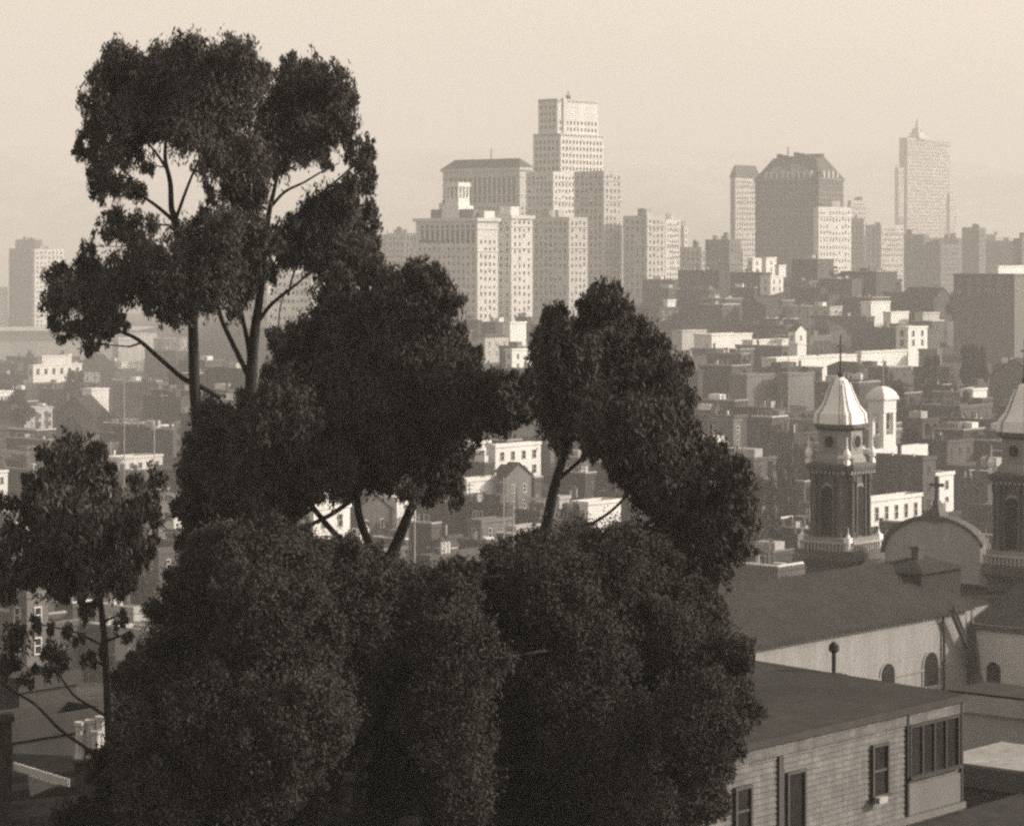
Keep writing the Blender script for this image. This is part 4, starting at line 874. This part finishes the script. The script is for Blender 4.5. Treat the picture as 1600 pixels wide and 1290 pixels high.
def tree(name, label, D, trunk, limbs, clumps, lsize=(.2, .055), layers=4.5, depth=2.5, mt=M_LEAF, cat='tree', group=None, twigs=True, droop=.9, tuft=(.14, .36), tr=.26, ragged=0):
    """trunk / limbs: lists of (px, py, radius[, depth offset]); the first trunk point is carried down into the ground"""
    bx, by, _ = P(trunk[0][0], trunk[0][1], D); gz = ground(bx, by) - .5
    root = thing(name, (bx, by, gz), 0, label, cat, group); off = Vector((bx, by, gz))
    def w(pt): d = D + (pt[3] if len(pt) > 3 else 0); return Vector(P(pt[0], pt[1], d)) - off
    def smooth(pl, n=5):
        P_ = [w(p) for p in pl]; r_ = [p[2] for p in pl]; out = []; ro = []
        for i in range(len(P_) - 1):
            p0, p1, p2, p3 = P_[max(i - 1, 0)], P_[i], P_[i + 1], P_[min(i + 2, len(P_) - 1)]
            for k in range(n):
                t = k / n; out.append(.5 * ((2 * p1) + (p2 - p0) * t + (2 * p0 - 5 * p1 + 4 * p2 - p3) * t * t + (3 * p1 - p0 - 3 * p2 + p3) * t ** 3)); ro.append(r_[i] * (1 - t) + r_[i + 1] * t)
        out.append(P_[-1]); ro.append(r_[-1]); return out, ro
    trunk = [(q[0], q[1], q[2] * .8) + tuple(q[3:]) for q in trunk]; limbs = [[(q[0], q[1], q[2] * .82) + tuple(q[3:]) for q in l] for l in limbs]
    m = MB(); a, r_ = smooth(trunk); base = a[0].copy(); base.z = 0
    m.tube([base] + a, [r_[0] * 1.35] + r_, M_BARK, 9); m.build('trunk', root, smooth=True); skel = list(zip(a, r_))
    for l in limbs:
        m = MB(); a, r_ = smooth(l); m.tube(a, r_, M_BARK, 7); m.build('limb', root, smooth=True); skel += list(zip(a, r_))
    if twigs:
        m = MB()
        cl = []
        for c in clumps:
            off_d = c[3] if len(c) > 3 else float(RNG.uniform(-1, 1)) * depth
            cl.append((c[0], c[1], c[2], off_d) + tuple(c[4:])); C_ = Vector(P(c[0], c[1], D + off_d)) - off
            best = min(skel, key=lambda s: (s[0] - C_).length + max(0, s[0].z - C_.z) * 1.5)
            A_ = best[0]; dist = (C_ - A_).length
            if dist < .3: continue
            mid = A_.lerp(C_, .5) + Vector((random.uniform(-1, 1), random.uniform(-1, 1), random.uniform(-.8, .3))) * dist * .10
            r0 = min(best[1] * .6, .015 + .014 * dist + .05); pts = [A_, A_.lerp(mid, .5) + Vector((0, 0, -.03 * dist)), mid, mid.lerp(C_, .5), C_]
            m.tube(pts, [r0, r0 * .8, r0 * .6, r0 * .4, .012], M_BARK, 5)
            R_ = c[2] * D / F
            for _k in range(4):
                e = C_ + Vector((random.uniform(-1, 1), random.uniform(-1, 1), random.uniform(-.8, 1))) * R_ * .8; m.tube([mid.lerp(C_, random.uniform(.2, .9)), C_.lerp(e, .5), e], [.02, .014, .006], M_BARK, 4)
        m.build('twigs', root)['kind'] = 'stuff'; clumps = cl
    if ragged:                            # small tufts breaking the outline of each bough
        ex = []
        for c in clumps:
            for _k in range(ragged):
                a = random.uniform(0, 2 * math.pi); rr = random.uniform(.16, .36) * c[2] + 4; q = c[2] * random.uniform(.85, 1.08 if ragged < 5 else 1.22)
                ex.append((c[0] + q * math.cos(a), c[1] + q * math.sin(a) + 2, rr, (c[3] if len(c) > 3 else 0) + random.uniform(-.5, .5), .75))
        clumps = [(c[0], c[1], c[2] * .94) + tuple(c[3:]) for c in clumps] + ex
    q = leaf_mesh(clumps, D, lsize, layers, depth, mt, 'crown', root, droop, tuft)
    o = leaf_object([q], mt, 'crown', root); o.location = -off; print('leaves', q[1])
    return root
# tall eucalyptus, left stem
A1 = [(187, 84, 26), (165, 112, 26), (200, 125, 34), (147, 150, 22), (178, 180, 36), (150, 195, 22), (243, 92, 24), (290, 72, 26), (275, 105, 42), (322, 95, 34), (238, 150, 46), (300, 160, 52),
 (352, 150, 46), (362, 76, 24), (385, 92, 30), (402, 120, 24), (365, 120, 36), (123, 214, 9), (120, 232, 10), (138, 240, 15), (152, 262, 19), (170, 238, 26), (200, 225, 28), (155, 288, 17), (183, 283, 24), (213, 292, 17), (231, 258, 11),
 (215, 190, 35), (350, 205, 46), (340, 250, 30), (368, 280, 30), (392, 240, 34), (285, 205, 28), (250, 198, 20), (310, 215, 20), (330, 235, 18), (182, 330, 17), (168, 357, 16), (200, 352, 24), (216, 378, 22), (234, 350, 14), (158, 308, 6), (238, 388, 16),
 (130, 410, 20), (98, 418, 17), (84, 440, 15), (76, 430, 9), (104, 465, 30), (86, 500, 14), (142, 445, 42), (150, 498, 28), (118, 508, 16), (143, 536, 13), (185, 498, 16), (97, 525, 7), (163, 520, 10), (139, 385, 10), (86, 470, 18), (175, 455, 30),
 (205, 430, 42), (262, 415, 48), (300, 375, 34), (320, 335, 20), (330, 430, 52), (380, 400, 44), (272, 458, 32), (235, 460, 22), (330, 468, 18), (378, 448, 28), (350, 355, 34), (300, 440, 40), (400, 355, 26), (230, 405, 20), (270, 496, 11), (254, 484, 12), (285, 488, 9), (395, 300, 26), (385, 330, 24), (366, 480, 12), (330, 300, 14), (185, 120, 22, 0), (320, 125, 45, 0), (270, 140, 45, -1), (205, 160, 38, 1), (220, 105, 26, 0), (345, 100, 30, 0)]
tree('eucalyptus_tree', 'tallest dark eucalyptus on the left with sky showing through its upper limbs', 90,
     [(306, 1280, .34), (310, 900, .28), (311, 700, .25), (304, 600, .23), (300, 490, .19), (285, 420, .17), (274, 345, .14), (268, 325, .12), (266, 285, .10), (258, 245, .08), (262, 190, .05)],
     [[(274, 345, .08), (290, 300, .06), (302, 270, .05), (315, 240, .03)], [(272, 345, .09), (245, 322, .07), (218, 302, .05), (205, 280, .035)], [(264, 270, .07), (245, 240, .05), (228, 218, .04), (215, 180, .03)],
      [(345, 622, .10), (312, 603, .11), (285, 590, .10), (250, 560, .09), (215, 530, .08), (185, 515, .06), (160, 490, .05), (130, 460, .04)], [(300, 480, .1), (330, 420, .08), (345, 350, .06), (350, 260, .05), (340, 170, .04)], [(300, 450, .08), (240, 420, .06), (190, 360, .04)]],
     A1, depth=2.6, group='eucalyptus trees on the near slope', layers=3.3)
A2 = [(450, 98, 18), (455, 120, 22), (483, 110, 23), (520, 120, 24), (540, 142, 17), (460, 150, 42), (500, 165, 42), (430, 185, 38), (528, 188, 26), (480, 215, 32), (430, 228, 34), (551, 160, 8), (544, 212, 12), (505, 235, 14), (515, 205, 22), (445, 250, 10), (472, 245, 12),
 (567, 222, 13), (581, 234, 9), (570, 255, 17), (566, 285, 20), (582, 270, 7), (548, 240, 12), (575, 325, 19), (545, 290, 16), (515, 252, 8), (522, 320, 36), (490, 320, 20), (470, 350, 27), (540, 355, 42), (574, 368, 20), (520, 395, 38), (560, 398, 32), (480, 388, 28), (440, 365, 22), (448, 392, 20), (586, 345, 8), (456, 340, 10), (425, 380, 20),
 (410, 250, 28), (408, 285, 16), (585, 395, 10), (500, 415, 18), (410, 420, 24), (540, 320, 26), (470, 180, 36, 0), (505, 140, 30, 0), (500, 360, 30, 0), (545, 385, 36, 0)]
tree('eucalyptus_tree', 'eucalyptus with a forked pale-lit stem just right of the tallest one', 93,
     [(392, 1280, .34), (393, 900, .30), (391, 700, .27), (392, 600, .25), (398, 520, .21), (405, 470, .17), (412, 400, .14), (420, 335, .11), (430, 290, .08), (437, 255, .06), (445, 200, .04)],
     [[(422, 325, .07), (445, 300, .06), (475, 285, .045), (500, 270, .035), (530, 255, .02)], [(394, 600, .12), (375, 560, .11), (358, 525, .1), (345, 495, .09), (338, 460, .06)], [(400, 508, .09), (420, 480, .08), (440, 462, .07), (462, 445, .055), (485, 425, .04)],
      [(393, 590, .12), (388, 540, .1), (378, 490, .08), (372, 440, .06)], [(450, 462, .05), (458, 430, .04), (470, 400, .03)], [(435, 512, .03), (438, 480, .025), (448, 450, .02)], [(412, 400, .09), (470, 330, .06), (540, 270, .04), (565, 240, .03)]],
     A2, depth=2.4, group='eucalyptus trees on the near slope', layers=3.4)
B = [(540, 430, 18), (520, 460, 30), (590, 430, 26), (648, 422, 24), (683, 425, 16), (698, 468, 20), (640, 480, 58), (570, 500, 58), (505, 500, 32), (450, 545, 26), (428, 525, 12), (480, 560, 46), (432, 580, 20), (560, 580, 78), (650, 560, 68), (705, 540, 32), (735, 555, 16), (768, 590, 22), (810, 592, 14), (700, 620, 56), (620, 660, 68),
 (530, 660, 78), (440, 650, 50), (400, 640, 28), (372, 655, 32), (330, 648, 26), (310, 690, 24), (345, 712, 48), (420, 720, 68), (510, 728, 42), (600, 715, 48), (680, 690, 40), (718, 700, 18), (668, 742, 30), (698, 745, 18), (640, 768, 12), (590, 752, 16), (752, 640, 36), (792, 630, 28), (818, 640, 16), (556, 745, 18), (480, 750, 30),
 (330, 790, 38), (302, 755, 16), (400, 790, 50), (440, 790, 30), (355, 850, 20), (320, 850, 30), (720, 585, 36), (660, 620, 60), (590, 620, 60), (480, 620, 60), (715, 770, 10), (300, 800, 18), (400, 690, 40), (350, 680, 30), (300, 735, 26), (302, 785, 26), (304, 830, 26), (340, 870, 40), (400, 850, 50), (440, 835, 22), (430, 760, 44), (370, 770, 44), (310, 880, 26)]
B = [(x, y, r, float(RNG.uniform(-3, 3)), .9 if r < 45 else 1.15) for x, y, r in B]
tree('eucalyptus_tree', 'broad rounded eucalyptus with a dense solid crown in the centre', 84,
     [(560, 1280, .36), (585, 1050, .3), (600, 900, .26), (618, 855, .22), (640, 800, .18), (660, 760, .15), (655, 700, .12), (640, 600, .09)],
     [[(480, 822, .07), (515, 805, .085), (540, 788, .095), (560, 768, .1), (575, 740, .09), (585, 690, .07)], [(600, 900, .16), (520, 830, .11), (455, 740, .09), (420, 650, .06)], [(655, 700, .1), (700, 640, .07), (760, 610, .05)], [(655, 700, .1), (590, 600, .07), (560, 520, .05)], [(600, 900, .2), (560, 800, .14), (560, 690, .1), (520, 560, .06)]],
     B, ragged=3, depth=3.0, group='eucalyptus trees on the near slope', layers=5.5, lsize=(.18, .055))
C_ = [(935, 452, 14), (950, 468, 24), (925, 485, 26), (868, 482, 11), (858, 508, 20), (890, 515, 32), (973, 487, 18), (940, 535, 56), (1000, 525, 30), (1025, 545, 22), (860, 555, 32), (838, 590, 18), (900, 600, 56), (980, 600, 58), (1038, 585, 36), (1062, 620, 22), (875, 645, 38), (940, 655, 46), (1010, 660, 50), (1058, 665, 32),
 (885, 675, 18), (1005, 720, 44), (1060, 730, 42), (1100, 700, 24), (1122, 718, 24), (1148, 742, 26), (1163, 780, 19), (1130, 785, 40), (1060, 790, 46), (1010, 775, 26), (1085, 840, 44), (1140, 835, 30), (1112, 875, 34), (1050, 850, 44), (1000, 840, 28), (962, 690, 24), (1160, 820, 18), (900, 555, 40), (1030, 630, 40), (1020, 700, 36), (1090, 760, 40), (945, 685, 16), (855, 620, 20), (1080, 890, 36), (850, 530, 12)]
C_ = [(x, y, r, float(RNG.uniform(-2.6, 2.6)), .9 if r < 40 else 1.1) for x, y, r in C_]
tree('eucalyptus_tree', 'leaning eucalyptus right of centre with its bare trunk above the rooftops', 80,
     [(835, 1280, .32), (840, 1050, .28), (843, 900, .24), (850, 845, .22), (860, 790, .19), (872, 740, .16), (884, 705, .14), (900, 660, .11), (930, 580, .08), (945, 500, .05)],
     [[(848, 848, .07), (890, 832, .06), (930, 815, .055), (962, 792, .05), (985, 765, .045), (1010, 730, .04)], [(868, 752, .08), (892, 732, .07), (915, 712, .06), (945, 690, .05), (985, 660, .04)], [(850, 860, .12), (950, 850, .09), (1040, 800, .07), (1110, 760, .05)], [(885, 705, .08), (870, 640, .06), (858, 560, .04)]],
     C_, ragged=3, depth=2.6, group='eucalyptus trees on the near slope', layers=5.5)
Dc = [(110, 695, 22), (85, 715, 24), (150, 697, 18), (62, 700, 9), (130, 735, 40), (72, 755, 26), (45, 748, 18), (168, 735, 17), (50, 790, 34), (110, 800, 50), (170, 800, 38), (200, 815, 26), (28, 830, 26), (90, 860, 54), (160, 865, 44), (220, 850, 22), (40, 885, 28), (16, 915, 22), (100, 915, 22), (185, 900, 24), (225, 778, 22), (215, 745, 14), (250, 740, 16), (245, 800, 16),
 (60, 975, 16, 0, .6), (118, 985, 15, 0, .6), (25, 985, 24, 0, .7), (85, 1025, 26, 0, .6), (145, 1030, 16, 0, .5), (15, 1040, 20, 0, .6), (188, 960, 12, 0, .6), (210, 880, 16), (130, 940, 16), (5, 870, 20), (200, 990, 12, 0, .5), (45, 1050, 16, 0, .5), (8, 780, 12)]
tree('eucalyptus_tree', 'small eucalyptus with drooping lower twigs at the left edge', 78,
     [(172, 1290, .16), (170, 1180, .14), (168, 1100, .13), (163, 1000, .12), (155, 930, .1), (140, 860, .08), (120, 780, .05), (110, 720, .03)],
     [[(172, 1200, .07), (140, 1172, .06), (95, 1140, .055), (55, 1100, .05), (25, 1082, .04), (0, 1065, .03)], [(170, 1122, .06), (145, 1105, .05), (115, 1085, .04), (90, 1050, .03)], [(163, 1010, .05), (135, 995, .04), (110, 985, .03), (60, 975, .02)], [(155, 930, .06), (60, 850, .04), (45, 790, .03)], [(155, 930, .06), (190, 850, .04), (220, 790, .03)]],
     Dc, depth=1.8, group='eucalyptus trees on the near slope', layers=4.2, lsize=(.24, .07))
def jit(L_, dp, lay=1.0): return [(x, y, r, float(RNG.uniform(-dp, dp)), lay) for x, y, r in L_]
E1 = [(300, 905, 34), (360, 890, 42), (272, 955, 34), (245, 1010, 30), (222, 1070, 36), (205, 1130, 32), (190, 1195, 40), (185, 1265, 46), (300, 1000, 66), (290, 1100, 76), (280, 1215, 84), (400, 960, 76), (400, 1080, 86), (400, 1200, 86), (345, 1270, 70), (420, 1280, 60), (250, 1140, 50), (440, 900, 50), (460, 1010, 60), (455, 1130, 60), (120, 1275, 28), (230, 1290, 50), (345, 905, 60), (420, 960, 80), (350, 1020, 80), (470, 1080, 70), (470, 960, 60), (330, 1130, 90), (420, 1140, 90), (470, 1200, 50), (350, 860, 40), (430, 870, 50), (300, 1280, 80), (240, 1230, 60), (390, 900, 60)]
tree('evergreen_tree', 'dense black-green evergreen filling the lower left foreground', 68, [(320, 1290, .3), (325, 1150, .24), (340, 1000, .15), (350, 920, .06)], [], jit(E1, 4.2), layers=4.6, mt=M_LEAF2, lsize=(.11, .04), group='evergreens along the bottom', droop=.6, ragged=7)
E2 = [(500, 890, 52), (560, 895, 40), (622, 905, 36), (480, 855, 28), (540, 975, 74), (520, 1080, 68), (470, 1170, 44), (640, 965, 56), (650, 1060, 72), (610, 1120, 42), (590, 1040, 60), (480, 1240, 30), (620, 1190, 34), (600, 1240, 30), (690, 1150, 46), (690, 1000, 46), (560, 920, 50), (450, 1285, 40), (580, 870, 18), (530, 1125, 22), (655, 1205, 20), (575, 1285, 16), (560, 990, 80), (620, 1040, 80), (700, 1080, 70), (560, 1080, 60), (620, 960, 60), (700, 940, 50), (500, 960, 70), (660, 1120, 60), (720, 1200, 60), (650, 1165, 40), (480, 1110, 60), (700, 1010, 60), (540, 900, 50)]
tree('evergreen_tree', 'middle dark evergreen with pale house patches showing below it', 72, [(600, 1290, .28), (598, 1150, .2), (590, 1000, .12), (580, 920, .05)], [], jit(E2, 4.2), layers=4.6, mt=M_LEAF2, lsize=(.11, .04), group='evergreens along the bottom', droop=.6, ragged=7)
E3 = [(780, 872, 26), (840, 862, 36), (900, 850, 44), (960, 862, 46), (742, 930, 44), (800, 940, 56), (880, 930, 66), (960, 950, 66), (1030, 940, 50), (1090, 950, 36), (1105, 1000, 46), (1150, 1010, 22), (760, 1030, 76), (860, 1040, 76), (960, 1050, 76), (1050, 1060, 72), (1120, 1075, 44), (1140, 1110, 34), (740, 1150, 58), (830, 1175, 78), (930, 1185, 76), (1030, 1185, 72), (1095, 1195, 40), (1120, 1175, 26),
      (760, 1250, 50), (880, 1265, 58), (990, 1265, 54), (1065, 1262, 34), (800, 1000, 80), (900, 1000, 80), (980, 1000, 80), (1050, 1000, 60), (820, 1110, 80), (920, 1120, 80), (1020, 1130, 80), (1090, 1130, 60), (780, 1210, 70), (960, 1240, 80), (860, 1230, 80), (1060, 1220, 60), (700, 1280, 40), (930, 890, 60), (1000, 920, 60), (850, 900, 60), (1110, 1240, 22), (1010, 880, 40), (720, 1000, 40), (1150, 1160, 14)]
tree('evergreen_tree', 'widest dark evergreen overlapping the clapboard house at lower right', 74, [(930, 1290, .34), (925, 1150, .26), (915, 1000, .14), (905, 900, .06)], [], jit(E3, 4.6) + [(705, 960, 46, -6, 1), (712, 1040, 62, -7, 1), (700, 1130, 62, -7, 1), (720, 900, 26, -5, .8), (712, 1210, 56, -6, 1)], layers=4.6, mt=M_LEAF2, lsize=(.11, .04), group='evergreens along the bottom', droop=.6, ragged=7)

# small trees and shrubs among the houses: one mesh pair, copied
proto = thing('garden_tree', (0, 0, 0), 0, 'x', 'tree', 'trees among the houses')
m = MB(); m.tube([(0, 0, -1), (0, 0, 2.5), (.2, 0, 4.5)], [.25, .18, .08], M_BARK, 7); tk = m.build('trunk', proto)
pos = []
for k in range(15):
    cl = np.array([RNG.uniform(-1.7, 1.7), RNG.uniform(-1.7, 1.7), RNG.uniform(2.6, 7.0)]); r_ = RNG.uniform(.7, 1.3) * (1.25 - cl[2] / 12)
    v = RNG.normal(size=(130, 3)); v *= (RNG.uniform(0, 1, 130) ** .4 / np.linalg.norm(v, axis=1))[:, None]; pos.append(cl + v * r_)
p = np.concatenate(pos); n = len(p); ax = RNG.normal(size=(n, 3)); ax /= np.linalg.norm(ax, axis=1)[:, None]; s2 = np.cross(ax, RNG.normal(size=(n, 3))); s2 /= np.linalg.norm(s2, axis=1)[:, None]
q = np.stack([p - ax * .28, p + s2 * .16, p + ax * .28, p - s2 * .16], 1).reshape(-1, 3)
cr = leaf_object([(q, n)], M_LEAF2, 'crown', proto)
spots = [(1112, 700, 520, 1.2, 'bushy tree left of the pier house by the right crown'), (1195, 700, 560, 1.1, 'dark tree between the pier house and the bell tower'), (1230, 690, 600, 1.0, 'dark tree just left of the bell tower drum'), (1420, 655, 700, 1.1, 'tree right of the open bell turret'), (1395, 590, 800, 1.2, 'tree under the long white warehouse'), (1330, 590, 820, 1.0, 'shrubby tree behind the dome tip'),
 (1456, 548, 900, 1.3, 'pointed tree before the scalloped white house'), (1515, 530, 930, 1.2, 'first tree before the white-topped house at right'), (1532, 533, 925, 1.0, 'second tree before the white-topped house at right'), (1290, 440, 1500, 2.2, 'big dark tree mass left on the far slope'), (1320, 446, 1450, 2.2, 'big dark tree second on the far slope'), (1355, 440, 1480, 2.4, 'big dark tree third on the far slope'), (1390, 448, 1420, 2.2, 'big dark tree rightmost on the far slope'),
 (1265, 455, 1400, 2.0, 'round dark tree below the villas on the far slope'), (1495, 450, 1300, 2.0, 'dark tree left of the huge apartment block'), (1010, 478, 1300, 2.3, 'ivy-dark tree at the foot of the medium slab'), (1050, 490, 1250, 2.0, 'dark tree beside the ivy-covered mansion'), (116, 577, 1350, 2.0, 'round tree in front of the white terrace building'), (35, 610, 1100, 1.6, 'tree left of the narrow L-shaped house'),
 (215, 770, 480, 1.3, 'dark tree under the white-banded flat house'), (690, 800, 440, 1.3, 'low tree under the hanging foliage in the gap'), (560, 850, 430, 1.1, 'low tree below the classical white front'), (900, 760, 520, 1.1, 'dark tree right of the leaning trunk'), (1010, 800, 450, 1.3, 'dark tree behind the right crown edge'), (1215, 860, 350, 1.2, 'dark tree at the foot of the bell tower gallery'), (1165, 880, 340, 1.3, 'shrubby tree between dark crown and bell tower')]
M_first = True
for px, py, d, s, lab in spots:
    x = (px - CX) * d / F; gz = ground(x, d)
    if M_first: o = proto; M_first = False
    else:
        o = proto.copy(); COL.objects.link(o)
        for chd in (tk, cr): c = chd.copy(); COL.objects.link(c); c.parent = o
    top = EYE - (py - 12 - HY) * d / F; s_z = max(.8, (top - gz) / 8.0)
    o.location = (x, d, gz); o.scale = (s * 1.1, s * 1.1, min(s_z, 3.2)); o.rotation_euler.z = random.uniform(0, 6); o['label'] = lab

# ------------------------------------------------------------------ the air
hb = MB(); hb.box(-7200, 7200, -450, 13800, -8, 470, M_GREY); ho = hb.build('haze'); ho['kind'] = 'stuff'
mh = bpy.data.materials.new('haze_air'); mh.use_nodes = True; t = mh.node_tree; t.nodes.clear()
pv = t.nodes.new('ShaderNodeVolumePrincipled'); om = t.nodes.new('ShaderNodeOutputMaterial')
pv.inputs['Color'].default_value = (.97, .97, .97, 1); pv.inputs['Density'].default_value = HAZE_DENSITY; pv.inputs['Anisotropy'].default_value = 0.0
t.links.new(pv.outputs[0], om.inputs['Volume']); ho.data.materials.clear(); ho.data.materials.append(mh)
